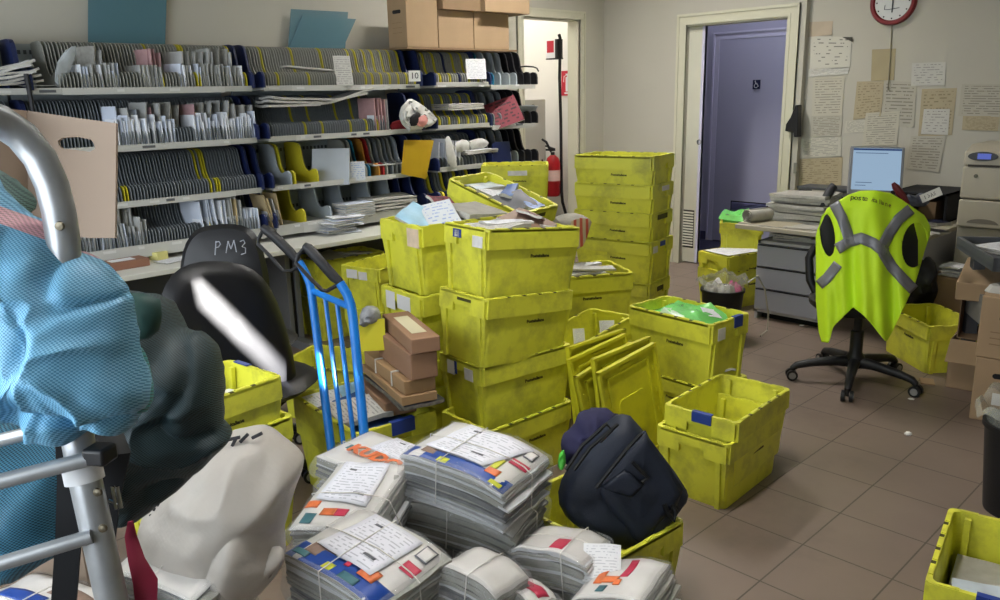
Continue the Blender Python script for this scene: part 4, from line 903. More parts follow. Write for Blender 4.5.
# printer
PB = mat('printer_beige', 'b5ad9b', .5, var=.02); PG = mat('printer_seam', '3f3b35', .7)
xp = 5.72
pl_, pt_ = pX(957, 215, xp), pX(960, 155, xp)
pr = thing('laser_printer', 'tall beige laser printer with a black panel and blue display at the right edge', 'printer', (xp, pl_.y, 0))
zz = lambda px, py: pX(px, py, xp).z
z0 = zz(956, 226); z1 = zz(958, 198); z2 = zz(962, 166); z3 = zz(975, 150)
Wp = .55
MB().b2((.0, -Wp, z1), (.5, 0, z2)).build('upper_body', PB, pr, smooth=0, bevel=.012)
MB().b2((.0, -Wp, z0), (.5, 0, z1-.006)).build('paper_drawer', PB, pr, smooth=0, bevel=.01)
d = MB().b2((.03, -Wp+.01, 0), (.5, -.0, z0-.006)).build('cabinet', mat('printer_base', 'a59e8d', .55), pr, smooth=0, bevel=.008)
mb = MB().loft([[(0, y, z2+.004), (.01, y, z3-.01), (.12, y, z3+.03), (.5, y, z3+.03), (.5, y, z2+.004)] for y in (-Wp, -.0)]); mb.build('scanner_top', PB, pr, smooth=0, bevel=.01)
a, b = pX(968, 158, xp-.006), pX(998, 156, xp-.006); o_ = pr.location
el = [(o_.y*0+((a.y+b.y)/2-o_.y)+.5*abs(a.y-b.y)*math.cos(t)*(1 if True else 1), (z2+z3)/2+.012+.030*math.sin(t)*(1 if math.sin(t) > 0 else .9)) for t in [2*PI*k/24 for k in range(24)]]
cp = MB().prism(el, -.012, .02, 'x').build('control_panel', mat('panel_black', '25262c', .35), pr, smooth=30)
ym = (a.y+b.y)/2-o_.y-.01
MB().box((-.014, ym, (z2+z3)/2+.014), (.004, .075, .034)).build('display', mat('display_blue', '10143a', .3, emit='5a6fd8', estr=.5), cp, smooth=0)
q = pX(976, 176, xp)-o_
MB().lathe([(0, 0), (.012, 0), (.012, -.004), (0, -.004)], 16, M=Matrix.Translation((-.001, q.y, q.z)) @ Euler((0, PI/2, 0)).to_matrix().to_4x4()).build('emblem', mat('printer_emblem', '5f5b52', .4), pr)
mb = MB(); el = [(-.28+.09*math.cos(t), z0+.028+.03*math.sin(t)) for t in [PI*k/12 for k in range(13)]]
mb.prism([(a+(.13), b) for a, b in el], -.003, .01, 'x'); mb.build('drawer_grip', mat('grip_shadow', '7d766a', .6), pr, smooth=0)
MB().b2((-.003, -.21, z2-.002), (.0, -.03, z2+.012)).build('paper_slot', PG, pr, smooth=0)
# grey tray table
TG = mat('tray_table_grey', '55575a', .5, var=.05)
zt = .80; A, B = pz(957, 236, zt), pz(1000, 262, zt); Cc = pz(968, 226, zt)
MT = frame3(A, B-A, Cc-A); MT[0][2], MT[1][2], MT[2][2] = 0, 0, 1
tt = thing('tray_table', 'dark grey tray table holding white papers at the right edge', 'table', M=Matrix.Translation((A.x, A.y, 0)) @ Matrix.Rotation(math.atan2((B-A).y, (B-A).x), 4, 'Z'))
tl, tw_ = .62, .40
mb = MB().b2((0, 0, zt-.05), (tl, tw_, zt-.035)).b2((0, 0, zt-.065), (tl, .02, zt+.0)).b2((0, tw_-.02, zt-.06), (tl, tw_, zt+.02)).b2((0, 0, zt-.065), (.02, tw_, zt+.0)).b2((tl-.02, 0, zt-.065), (tl, tw_, zt))
mb.build('tray', TG, tt, smooth=0, bevel=.004)
for x, y in ((.06, .10), (.10, tw_-.06), (tl-.05, tw_-.05), (tl-.05, .10)): MB().b2((x-.03, y-.03, .0), (x+.03, y+.03, zt-.05)).build('leg', TG, tt, smooth=0, bevel=.004)
MB().b2((.08, .06, .40), (tl-.06, .08, .55)).build('cross_panel', mat('tray_panel', '8c8a83', .5), tt, smooth=0)
P = tt.matrix_world @ V((.3, .2, zt-.03))
for k in range(3): flat('document', 'white sheet lying in the dark grey tray table', 'paper', 0, 0, 0, .34, .24, tt.rotation_euler.z+math.atan2((B-A).y, (B-A).x)+R(random.uniform(-8, 8)), [PRW, EDGE], .006, P=P+V((0, 0, .008*k)), grp='white sheets in the tray table', curl=.003)
# ------------------------------------------------------------------ cardboard boxes at the right edge
def box3(name, label, A, B, Cc, h, m=None, z=None, slots=(), cat='box', tape=True, grp=None):
    """a carton from three corners of its top: A to B along the length, A to C along the width"""
    x = (B-A); x.z = 0; ang = math.atan2(x.y, x.x); L_ = x.length
    n = V((-math.sin(ang), math.cos(ang), 0)); W_ = (Cc-A).dot(n); c = A+x/2+n*W_/2
    t = thing(name, label, cat, (c.x, c.y, A.z-h), ang, grp); W_ = abs(W_)
    MB().box((0, 0, h/2), (L_, W_, h)).build('carton', m or CB, t, smooth=0, bevel=min(.005, h*.06))
    if tape: MB().box((0, 0, h+.0006), (L_+.001, min(.05, W_*.25), .001)).build('tape', TAPEB, t, smooth=0)
    return t, L_, W_
def slot(t, side, u, z, w=.08, hgt=.026, m=DARK, name='hand_slot'):
    poly = [(u+(w/2-hgt/2)*math.copysign(1, math.cos(a))+hgt/2*math.cos(a), z+hgt/2*math.sin(a)) for a in [2*PI*(k+.5)/20 for k in range(20)]]
    ax, d = side
    MB().prism(poly, d-.0012, d+.0012, ax).build(name, m, t, smooth=0)
# right-hand column: two archive boxes
q = pz(1010, 420, 0)
A0 = V((4.10, 1.02, 0)); 
def bx(name, label, cx, cy, z, L_, W_, h, yaw, **k):
    c, s = math.cos(yaw), math.sin(yaw)
    f = lambda a, b: V((cx+c*a-s*b, cy+s*a+c*b, z+h))
    return box3(name, label, f(-L_/2, -W_/2), f(L_/2, -W_/2), f(-L_/2, W_/2), h, **k)
g1 = pz(985, 432, 0)
t, l, w = bx('cardboard_box', 'lower archive box at the right edge with a hand slot and a white label', 4.46, .95, 0, .42, .34, .32, R(12), m=CB)
slot(t, ('x', -l/2), .055, .235); MB().box((-l/2-.001, .04, .12), (.001, .09, .06)).build('address_label', PAPER, t, smooth=0)
t, l, w = bx('cardboard_box', 'upper archive box at the right edge with a hand slot and printed lines', 4.45, .94, .322, .42, .34, .30, R(8), m=CB)
slot(t, ('x', -l/2), .05, .20)
mb = MB()
for k in range(3): mb.box((-l/2-.001, .02, .13-.03*k), (.001, .2, .005))
mb.build('printed_lines', CBD, t, smooth=0)
tag(pillow([V((4.30, 1.08, .624)), V((4.32, .97, .624)), V((4.38, .87, .624)), V((4.48, .91, .624)), V((4.48, 1.04, .624)), V((4.38, 1.11, .624))], .03, nr=5, fold=.02, fs=18, seed=51, axis=(0, 0, 1)).build('crumpled_paper', PAPERG), 'crumpled white paper on top of the upper archive box', 'paper')
def open_box(name, label, cx, cy, z, L_, W_, h, yaw, flaps=(), m=None, tilt=0):
    t = thing(name, label, 'box', M=Matrix.Translation((cx, cy, z)) @ Euler((tilt, 0, yaw)).to_matrix().to_4x4())
    th = .005
    MB().b2((-L_/2, -W_/2, 0), (L_/2, W_/2, th)).b2((-L_/2, -W_/2, 0), (-L_/2+th, W_/2, h)).b2((L_/2-th, -W_/2, 0), (L_/2, W_/2, h)).b2((-L_/2, -W_/2, 0), (L_/2, -W_/2+th, h)).b2((-L_/2, W_/2-th, 0), (L_/2, W_/2, h)).build('carton', m or CB, t, smooth=0)
    for side, ang, ln in flaps:
        mb = MB(); c, s = math.cos(ang), math.sin(ang)
        if side == 'x-': mb.loft([[(-L_/2, y, h), (-L_/2-ln*c, y, h+ln*s), (-L_/2-ln*c, y, h+ln*s+th), (-L_/2, y, h+th)] for y in (-W_/2, W_/2)])
        if side == 'x+': mb.loft([[(L_/2, y, h), (L_/2+ln*c, y, h+ln*s), (L_/2+ln*c, y, h+ln*s+th), (L_/2, y, h+th)] for y in (-W_/2, W_/2)])
        if side == 'y-': mb.loft([[(x, -W_/2, h), (x, -W_/2-ln*c, h+ln*s), (x, -W_/2-ln*c, h+ln*s+th), (x, -W_/2, h+th)] for x in (-L_/2, L_/2)])
        if side == 'y+': mb.loft([[(x, W_/2, h), (x, W_/2+ln*c, h+ln*s), (x, W_/2+ln*c, h+ln*s+th), (x, W_/2, h+th)] for x in (-L_/2, L_/2)])
        mb.build('flap', m or CB, t, smooth=0)
    return t
# left-hand column: battered boxes with open flaps
open_box('cardboard_box', 'battered cardboard box on the floor with its flap hanging open, left of the archive boxes', 4.80, 1.17, 0, .34, .32, .27, R(8), flaps=(('x-', -R(38), .15),), m=CB)
ob = open_box('cardboard_box', 'open cardboard box lying on its side with white stripes on its rim', 4.62, 1.15, .46, .25, .32, .30, R(12), flaps=(), m=CBD)
ob.matrix_world = Matrix.Translation((4.96, 1.17, .40)) @ Euler((0, R(-90), R(8)), 'XYZ').to_matrix().to_4x4()
tag(pillow([pd(x, y, 4.42) for x, y in ((968, 304), (975, 306), (976, 316), (974, 332), (969, 335), (967, 322))], .02, nr=5, fold=.012, fs=25, seed=55).build('plastic_wrap', BAGW), 'white plastic wrap hanging out of the box lying on its side', 'wrap')
t, l, w = bx('cardboard_box', 'large cardboard box under the tray table, its lid sloping toward the vest', 4.78, 1.15, .535, .40, .36, .10, R(10), m=CB)
t.rotation_euler.y = -R(9); t.location.z += .0
tag(MB().box((0, 0, .004), (.10, .07, .006)).build('torn_card', CB, loc=V((4.62, 1.40, 0)), rot=(0, 0, .4), smooth=0), 'torn scrap of white card on the floor by the battered box', 'paper')
# papers and dark bags under the right end of the desk
t, l, w = bx('cardboard_box', 'tall cardboard box full of papers under the right end of the desk', 5.55, 1.60, 0, .22, .2, .42, R(10), m=CBD, tape=False)
for k in range(6): flat('document', 'paper standing out of the tall box under the desk', 'paper', 0, 0, 0, .16, .12, R(10+random.uniform(-20, 20)), [PRW, EDGE], .008, P=V((5.55, 1.60, .424+.011*k)), roll=R(random.uniform(-8, 8)), grp='papers in the tall box under the desk', curl=.01)
tag(pillow([pd(x, y, 5.2) for x, y in ((902, 262), (915, 255), (930, 258), (936, 275), (934, 303), (915, 305), (903, 300))], .12, nr=7, fold=.03, fs=8, seed=58).build('bin_bag', mat('bag_black', '14151c', .35)), 'dark bin bag slumped under the right end of the desk', 'bag')
# black waste bins
BIN = mat('bin_black', '16171a', .45)
LINER = mat('clear_liner', 'bdbfb4', .12, alpha=.35, var=.2, vscale=12)
def bin_(label, x, y, r, h, liner=True, seed=0):
    t = thing('waste_bin', label, 'bin', (x, y, 0))
    MB().lathe([(0, 0), (r*.78, 0), (r*.8, .01), (r, h-.02), (r+.008, h-.018), (r+.008, h), (r-.006, h), (r*.77, .015), (0, .015)], 32).build('bin_shell', BIN, t)
    if liner:
        mb = MB(); n = 40
        prof = [(-.10, .90, 0), (-.05, .93, 0), (0, .95, 0), (.03, 1.0, .4), (.06, 1.06, .8), (.075, 1.12, 1), (.06, 1.2, 1), (.045, 1.24, 1)]
        rings = []
        for dz, k, wv in prof:
            rings.append([(r*k*(1+.12*wv*nz((math.cos(a)*2, math.sin(a)*2, dz*9+seed)))*math.cos(a), r*k*(1+.12*wv*nz((math.cos(a)*2, math.sin(a)*2, dz*9+seed)))*math.sin(a), h+dz+.05*wv*nz((math.cos(a)*3, math.sin(a)*3, seed+7))) for a in [2*PI*i/n for i in range(n)]])
        mb.loft(rings, cap0=False, cap1=False); mb.build('bin_liner', LINER, t, smooth=80)
    return t
bin_('black waste bin with a clear liner and rubbish, in front of the drawer pedestal', 4.62, 2.69, .135, .335, seed=1)
for k, (dx, dy, m, l) in enumerate(((.0, .05, PAPER, 'crumpled white paper in the waste bin by the pedestal'), (-.03, -.05, PAPER, 'white scrap at the near side of the waste bin by the pedestal'), (.04, -.07, mat('pink_paper', 'c05a86', .6), 'pink scrap at the right of the waste bin by the pedestal'), (-.05, .06, PAPERG, 'grey scrap at the back of the waste bin by the pedestal'))):
    tag(pillow([V((4.62+dx+.05*math.cos(a), 2.69+dy+.05*math.sin(a), .315)) for a in [2*PI*i/7 for i in range(7)]], .05, nr=5, fold=.03, fs=22, seed=60+k, axis=(0, 0, 1)).build('paper_scrap', m), l, 'rubbish')
bin_('black waste bin with a clear liner cut off by the right edge', 3.36, .655, .14, .36, seed=4)
# items around the left of the desk
GREEN = mat('green_film', '86e47c', .15, alpha=.72, var=.18, vscale=9, spec=.7)
tag(pillow([V((5.78+a, 3.22+b, .61)) for a, b in ((-.12, -.17), (.1, -.2), (.14, 0), (.08, .16), (-.12, .14), (-.16, 0))], .05, nr=6, fold=.03, fs=14, seed=70, axis=(0, 0, 1)).build('plastic_bag', GREEN), 'bright green plastic bag on the crate left of the desk', 'bag')
flat('document', 'white sheet lying on the low crate behind the black bin', 'paper', 0, 0, 0, .42, .26, R(165), [PRW, EDGE], .004, P=V((5.5, 3.10, .408)), curl=.003)
tag(MB().tube([V((4.78, 2.60, .36)), V((4.83, 2.56, .40)), V((4.9, 2.54, .3)), V((4.95, 2.53, .12)), V((4.95, 2.53, .006)), V((4.8, 2.50, .004))], .006, 6).build('cable', mat('cable_white', 'b9b5a6', .5)), 'pale cable hanging between the black bin and the drawer pedestal', 'cable')
for k, (px, py, l) in enumerate(((802, 326, 'small white scrap on the floor before the pedestal'), (908, 435, 'small white scrap in the middle of the bare floor'), (911, 345+55, 'small scrap on the floor by the cardboard boxes'))):
    p = pz(px, py, 0); tag(pillow([p+V((.018*math.cos(a), .018*math.sin(a), .006)) for a in [2*PI*i/6 for i in range(6)]], .005, nr=3, sub=1, fold=.004, seed=80+k, axis=(0, 0, 1)).build('paper_scrap', PAPER), l, 'litter')

# ------------------------------------------------------------------ swivel chair with the hi-vis vest
CHB = mat('chair_black', '18181b', .5, bump=.05, bscale=150)
HV = mat('hivis_lime', 'd2fb2a', .6, var=.03, bump=.06, bscale=60); REFL = mat('reflective_grey', '85868c', .35, .2, var=.05)
def star_base(t, r, arms, z0=.075, sc=1):
    for a in arms:
        c, s = math.cos(a), math.sin(a)
        MB().tube([(c*q*r, s*q*r, z) for q, z in ((.05, z0+.045), (.3, z0+.045), (.7, z0+.028), (.93, z0+.01), (1, z0-.012))], [.034, .028, .023, .02, .016], 10).build('base_arm', CHB, t)
        cs = MB()
        for q in (-.02, .02): cs.lathe([(0, -.009), (.03, -.009), (.03, .009), (0, .009)], 18, M=Matrix.Translation((c*r-s*q*1, s*r+c*q*1, .03)) @ Euler((PI/2, 0, a)).to_matrix().to_4x4())
        cs.tube([(c*r, s*r, .03), (c*r, s*r, z0)], .009, 8)
        co = cs.build('caster', BLACKP, t)
        for q in (-.0305, .0305):
            MB().lathe([(.008, -.001), (.019, -.001), (.019, .001), (.008, .001)], 16, M=Matrix.Translation((c*r-s*q, s*r+c*q, .03)) @ Euler((PI/2, 0, a)).to_matrix().to_4x4()).build('wheel_ring', mat('caster_grey', '8b8a88', .4), co)
    MB().lathe([(0, z0+.02), (.055, z0+.02), (.05, z0+.075), (.034, z0+.10), (.034, z0+.22), (.022, z0+.225), (.022, z0+.36), (0, z0+.36)], 20).build('gas_column', CHB, t)
cb_ = (pz(793, 374, 0)+pz(917, 393, 0))/2; cc = pz(858, 378, 0)
cc = V((4.36, 1.70, 0))
vt = thing('office_chair', 'black swivel chair wearing the lime hi-vis vest', 'chair', cc)
ang0 = math.atan2((pz(849, 394, 0)-cc).y, (pz(849, 394, 0)-cc).x)
star_base(vt, .33, [ang0+k*2*PI/5 for k in range(5)])
def wp(px, py, d): return pd(px, py, d)-cc
sc_ = FH*.07; MB().lathe([(0, .40), (.2, .40), (.235, .43), (.24, .46), (.21, .49), (0, .5)], 28, c=(sc_.x, sc_.y, 0)).b2((-.0, -.03, .405), (.2, .03, .44), M=Matrix.Rotation(YAW, 4, 'Z')).build('seat', CHB, vt)
bk_ = pillow([wp(x, y, 4.37) for x, y in ((818, 232), (836, 207), (870, 197), (904, 207), (918, 240), (914, 290), (895, 310), (850, 312), (822, 300))], .035, nr=6, fold=0, power=.25).build('backrest', CHB, vt)
MB().tube([wp(866, 300, 4.38), wp(866, 318, 4.42), V((0, 0, .42))], .02, 8).build('back_bar', CHB, vt)
MB().tube([wp(816, 292, 4.45), wp(810, 280, 4.46), wp(809, 258, 4.47), wp(815, 247, 4.47)], .022, 10).build('armrest', CHB, vt)
# the vest: a curved shell whose outline, armholes and hem follow its cut
def lerp_tab(t, x):
    for (a, b), (c, d) in zip(t, t[1:]):
        if x <= c: return b+(d-b)*(x-a)/(c-a)
    return t[-1][1]
YT = [(816, 236), (819, 224), (822, 213), (828, 208), (835, 203), (848, 195), (860, 191), (875, 190.5), (890, 193), (902, 200), (912, 207), (924, 215), (930, 226)]
YB = [(816, 300), (819, 332), (822, 342), (829, 343), (833, 327), (845, 315), (853, 307), (862, 314), (870, 322), (880, 335), (886, 342), (893, 330), (905, 305), (915, 282), (924, 250), (930, 232)]
VX0, VX1 = 816, 930
def vpt(px, py, off=0, back=False):
    u = (px-VX0)/(VX1-VX0)*2-1
    v = (py-190)/150
    d = 4.17+.17*u*u+.03*(1-v)*(1-v) - .02*math.sin(u*9+1+v)*min(1, .3+v) - .02*math.sin(u*19-v*2)*v - .014*nz((px*.06, py*.03, 3))
    if v < .12: d += .5*(.12-v)*.35
    if back: d += .20+.1*(1-u*u)
    return pd(px, py, d-off)
HOLES = [((827.5, 235), (7.6, 21.5), .10), ((914.5, 245), (12.8, 22.5), -.08)]
def in_hole(px, py, k=1):
    for (cx, cy), (rx, ry), sk in HOLES:
        if ((px-cx-sk*(py-cy))/(rx*k))**2+((py-cy)/(ry*k))**2 < 1: return True
    return False
def vest_shell(name, back, holes=True):
    mb = MB(); nu, nv = 76, 84
    def f(u, v):
        px = VX0+(VX1-VX0)*u; a, b = lerp_tab(YT, px), lerp_tab(YB, px); py = a+(b-a)*v
        if back: py = a+2+(min(b, 300+0*px)-a)*v
        if holes:
            for (cx, cy), (rx, ry), sk in HOLES:     # snap the border of an armhole to its ellipse
                dx, dy = (px-cx-sk*(py-cy))/rx, (py-cy)/ry; q = math.hypot(dx, dy)
                if .80 < q < 1.16: px += (dx/q-dx)*rx*.9; py += (dy/q-dy)*ry*.9
        return vpt(px, py, 0, back)-O_
    def sk(u, v):
        px = VX0+(VX1-VX0)*u; a, b = lerp_tab(YT, px), lerp_tab(YB, px); py = a+(b-a)*v
        return holes and in_hole(px, py)
    mb.grid(f, nu, nv, skip=sk); return mb
O_ = vpt(870, 260)
ve = thing('hivis_vest', 'lime hi-vis vest with grey reflective bands draped over the swivel chair', 'vest', O_)
vest_shell('vest_back', False).build('vest_back', HV, ve, smooth=180, solid=.004)
vest_shell('vest_front', True, False).build('vest_front', HV, ve, smooth=180, solid=.004)
def strip(name, pts, w, m, off=.009, ww=None):
    P = [V((a, b, 0)) for a, b in pts]; S = []
    for a, b in zip(P, P[1:]):
        n = max(2, int((b-a).length/2.5))
        S += [a.lerp(b, k/n) for k in range(n)]
    S.append(P[-1]); mb = MB(); rows = []
    for i, p in enumerate(S):
        t = (S[min(i+1, len(S)-1)]-S[max(i-1, 0)]).normalized(); n = V((-t.y, t.x, 0))
        rows.append([vpt(p.x+n.x*w*k, p.y+n.y*w*k, off)-O_ for k in (-.5, -.17, .17, .5)])
    mb.loft(rows, closed=False, cap0=False, cap1=False)
    return mb.build(name, m, ve, smooth=180, solid=.002)
strip('reflective_band', ((834, 203), (842, 218), (847, 232), (851, 246)), 11, REFL)
strip('reflective_band', ((911, 209), (899, 219), (890, 232), (883, 246)), 11, REFL)
strip('reflective_band', ((837, 249), (849, 242), (861, 238), (873, 243), (886, 253)), 11, REFL)
strip('reflective_band', ((883, 252), (892, 267), (903, 279), (914, 290)), 11, REFL)
strip('reflective_band', ((819, 285), (827, 278), (838, 264)), 10, REFL)
for s_, x0, y0, sz_, sl in (('poste', 852.5, 197.3, .042, .10), ('italiane', 872.5, 199.5, .036, .33)):
    xx = x0
    for ch in s_:
        yy = y0+(xx-x0)*sl
        P0, P1, P2 = vpt(xx, yy, .008), vpt(xx+2, yy+2*sl, .008), vpt(xx, yy-2, .008)
        o = text(ch, sz_, mat('vest_print', '3e4a20' if s_ == 'poste' else '66742c', .7) if s_ == 'poste' else mat('vest_print_light', '66742c', .7), 'printed_letter', ve, M=Matrix.Translation(-O_) @ frame3(P0, P1-P0, P2-P0), ext=.0004)
        xx += {'i': 1.6, 'l': 1.6, 't': 2.4}.get(ch, 3.7)*(1 if s_ == 'poste' else .95)
# ------------------------------------------------------------------ leaning lids
LIDM = mat('lid_yellow', 'd4cf2a', .45, var=.06, vscale=4, dirt='a8a32c', dscale=6, dlo=.48, dhi=.8)
def lid_mesh(L_=.49, W_=.33):
    mb = MB()
    mb.b2((0, 0, 0), (L_, W_, .006))
    for (a, b, c, d, h) in ((0, 0, L_, .012, .022), (0, W_-.012, L_, W_, .022), (0, 0, .012, W_, .022), (L_-.012, 0, L_, W_, .022)): mb.b2((a, b, 0), (c, d, h))
    i = .045
    for (a, b, c, d) in ((i, i, L_-i, i+.008), (i, W_-i-.008, L_-i, W_-i), (i, i, i+.008, W_-i), (L_-i-.008, i, L_-i, W_-i)): mb.b2((a, b, .006), (c, d, .014))
    mb.loft([rrect(.17, .15, .02, z, cx=L_*.5, cy=W_*.5) for z in (.006, .011)])
    for x in (.1, .2, .29, .39):
        for y in (.022, W_-.022): mb.box((x, y, .008), (.02, .012, .008))
    mb.box((L_-.03, W_*.5, .009), (.012, .08, .006)).box((.03, W_*.5, .009), (.012, .08, .006))
    o = mb.build('lid', LIDM, smooth=30); me = o.data; bpy.data.objects.remove(o); return me
LIDME = lid_mesh()
def lid_matrix(i):
    ps, al, ro = R(174.9), R(-4.5-(0, 1.5, -1, 3, 2)[i]), R(8.9-(0, 5, -4, 2, 7)[i])
    vd = V((math.cos(ps), math.sin(ps), 0)); n = V((-math.sin(ps), math.cos(ps), 0))
    up = V((0, 0, 1))*math.cos(al)+n*math.sin(al)
    u = up*math.cos(ro)+vd*math.sin(ro)
    o = V((2.877, 1.914, .027))-n*.042*i+vd*.012*i+V((0, 0, .004*i))
    return frame3(o, u, vd*math.cos(ro)-up*math.sin(ro)) @ Matrix.Diagonal((1.068, 1.09, 1, 1))
LB = ('front yellow lid of the row leaning against the crates', 'second yellow lid of the leaning row', 'third yellow lid of the leaning row', 'fourth yellow lid of the leaning row', 'rearmost yellow lid of the leaning row')
for i in range(5):
    o = link('crate_lid', LIDME)
    T = lid_matrix(i)
    o.matrix_world = T
    tag(o, LB[i], 'lid', 'yellow crate lids leaning in a row')
for px, py, w, h, l in ((579, 337, .06, .09, 'white paper sticking up behind the leaning lids'), (607, 327, .08, .07, 'printed paper poking out behind the leaning lids')):
    flat('paper', l, 'paper', 0, 0, 0, w, h, R(-40), [PRW, EDGE], .002, tilt=R(65), P=pd(px, py, 4.22), curl=.006)

# ------------------------------------------------------------------ what fills the crates
MK = {'news': [PRT, EDGE], 'leaf': [PRC, EDGE], 'white': [PRW, EDGE], 'red': [MAGR, EDGE], 'blue': [mat('packet_blue', '3d5f9c', .45, var=.25, vscale=10), EDGE], 'grey': [mat('news_top', 'a9a69d', .9), EDGE],
      'cover': [mat('cover_pale', 'c9d3dd', .5, var=.25, vscale=9), EDGE], 'dark': [mat('cover_dark', '3d3f47', .5, var=.3, vscale=14), EDGE], 'cyan': [mat('cover_cyan', '9cc6dd', .5, var=.2, vscale=12), EDGE], 'brown': [mat('cover_brown', '8d7566', .6, var=.3, vscale=12), EDGE]}
def find(lbl): return next(o for o in COL.objects if o.get('label') == lbl)
def fill(lbl, items, name, grp=None):
    """papers lying in a crate: (kind, x, y, z, w, h, yaw, tilt, roll, th, label)"""
    c = find(lbl); bpy.context.view_layer.update(); Mc = c.matrix_world
    for kind, x, y, z, w, h, yw, ti, ro, th, l in items:
        o = flat(name if isinstance(name, str) else name[kind], l, 'paper' if kind in ('white', 'news') else 'magazine', 0, 0, 0, w, h, 0, MK[kind], th, P=V((0, 0, 0)), curl=.012)
        o.matrix_world = Matrix.Translation(Mc @ V((x, y, z))) @ (Mc.to_3x3().normalized().to_4x4()) @ Euler((R(ti), R(ro), R(yw))).to_matrix().to_4x4()
        if grp: o['group'] = grp
def bulk(lbl, kinds, n, z0, dz, w, h, label, name, grp):
    fill(lbl, [(kinds[k % len(kinds)], random.uniform(-.015, .015), random.uniform(-.01, .01), z0+dz*k, w, h, random.uniform(-4, 4), 0, 0, dz-.002, label) for k in range(n)], name, grp)
E_ = 'tall yellow crate of leaflets with a pale pink label on its corner'
bulk(E_, ['grey', 'news'], 6, .02, .036, .40, .24, 'newspaper packed under the leaflets in the tall crate', 'newspaper', 'newspapers in the tall crate')
fill(E_, [('cyan', -.15, -.03, .285, .16, .20, 25, 30, -18, .012, 'pale blue leaflet at the left of the tall crate'), ('leaf', -.07, -.05, .295, .15, .19, -20, 34, -12, .01, 'white and blue leaflet with a red mark in the tall crate'),
          ('red', .02, .04, .315, .17, .15, 15, 34, 10, .012, 'red and white leaflet at the back of the tall crate'), ('grey', .11, -.02, .285, .24, .24, 5, 8, 4, .03, 'folded grey newspaper at the right of the tall crate'), ('news', .0, -.02, .25, .3, .26, -3, 0, 0, .015, 'newspaper lying under the leaflets of the tall crate')], 'leaflet')
F_ = 'tilted open yellow crate of books and packets resting above the crate of leaflets'
bulk(F_, ['cover', 'news'], 5, .02, .034, .36, .24, 'magazine packed at the bottom of the tilted crate', 'magazine', 'magazines in the tilted crate')
fill(F_, [('white', -.07, .02, .235, .22, .17, 10, -6, 0, .02, 'white printed booklet in the middle of the tilted crate'), ('cyan', -.10, -.01, .205, .24, .2, 4, 0, 0, .02, 'pale blue book under the white booklet in the tilted crate'), ('cover', -.16, .03, .225, .12, .22, -4, 0, -10, .03, 'grey and red book at the far end of the tilted crate'),
          ('dark', .10, -.03, .265, .16, .18, -15, 14, 6, .016, 'black and white magazine at the near end of the tilted crate'), ('cover', .07, .05, .25, .2, .18, 20, -5, 4, .02, 'grey folded paper beside the black and white magazine'), ('blue', .01, .04, .265, .06, .2, 30, 0, -10, .03, 'dark blue packet across the tilted crate'), ('blue', .18, .02, .26, .1, .08, 0, 10, 0, .03, 'blue packet in the near corner of the tilted crate')], 'book')
C1 = 'top yellow crate of the middle stack, newspapers inside, torn labels on its end'
bulk(C1, ['grey', 'news'], 7, .02, .033, .38, .23, 'newspaper packed in the top crate of the middle stack', 'newspaper', 'newspapers packed in the top crate of the middle stack')
fill(C1, [('news', -.11, -.03, .275, .22, .20, 12, 0, -5, .016, 'folded newspaper at the left on top of the middle stack'), ('white', -.05, -.02, .293, .2, .12, -14, 0, -3, .01, 'white paper across the newspaper on top of the middle stack'), ('brown', .08, .01, .285, .18, .2, 20, 18, -12, .014, 'brownish magazine on top of the middle stack'), ('red', .13, .04, .31, .12, .12, 40, 12, 14, .01, 'small red magazine at the right on top of the middle stack'), ('white', .17, -.03, .265, .1, .16, 5, 0, 16, .008, 'pale paper at the right end on top of the middle stack')], 'newspaper')
H_ = 'yellow crate topped with white papers, right of the middle stack'
bulk(H_, ['grey', 'white'], 8, .02, .031, .4, .25, 'paper packed in the crate right of the middle stack', 'paper', 'papers packed in the crate right of the middle stack')
fill(H_, [('white', -.03, .02, .275, .36, .22, 8, 2, -3, .012, 'large white paper on top of the crate right of the middle stack'), ('news', .06, -.03, .29, .3, .1, -8, 0, 3, .012, 'folded newspaper edge on top of the crate right of the middle stack'), ('white', .0, .07, .285, .34, .14, 4, -8, 0, .014, 'white bundle of papers at the back of the crate right of the middle stack')], 'paper')
O_l = 'large yellow crate behind the blue hand truck, loaded with magazines and parcels'
bulk(O_l, ['cover', 'blue', 'white', 'news'], 6, .02, .036, .38, .24, 'magazine packed in the crate behind the hand truck', 'magazine', 'magazines packed in the crate behind the hand truck')
fill(O_l, [('white', -.17, -.06, .25, .14, .2, 5, 0, 4, .02, 'white magazine catching the sun behind the hand truck'), ('cyan', -.14, .06, .265, .17, .15, -12, 6, 5, .016, 'pale blue magazine behind the hand truck'), ('blue', -.03, .03, .25, .2, .2, 10, 0, 8, .02, 'dark blue magazine behind the hand truck'), ('news', .02, -.03, .262, .2, .22, -6, 0, 6, .02, 'bluish newspaper behind the right tube of the hand truck')], 'magazine')
P_ = 'open yellow crate with a blue clip beside the dark green bag'
bulk(P_, ['white', 'news'], 5, .02, .034, .38, .23, 'paper packed in the crate beside the dark green bag', 'paper', 'papers packed in the crate beside the dark green bag')
fill(P_, [('white', .08, -.02, .20, .24, .19, 8, 0, 4, .008, 'white sheet on top in the crate beside the dark green bag')], 'paper')
fill('yellow crate with a blue clip cut off by the corner of the floor', [('news', -.10, -.04, .17, .2, .24, 20, 0, -12, .015, 'grey newspaper in the crate at the corner of the floor'), ('cover', -.12, .0, .19, .16, .2, 10, 0, -10, .012, 'pale folded paper on the newspaper in the corner crate'), ('grey', .05, .0, .012, .3, .24, 0, 0, 0, .15, 'thick newspaper pile in the crate at the corner of the floor')], 'newspaper')
N1 = 'yellow crate of grey papers pushed under the sorting table'
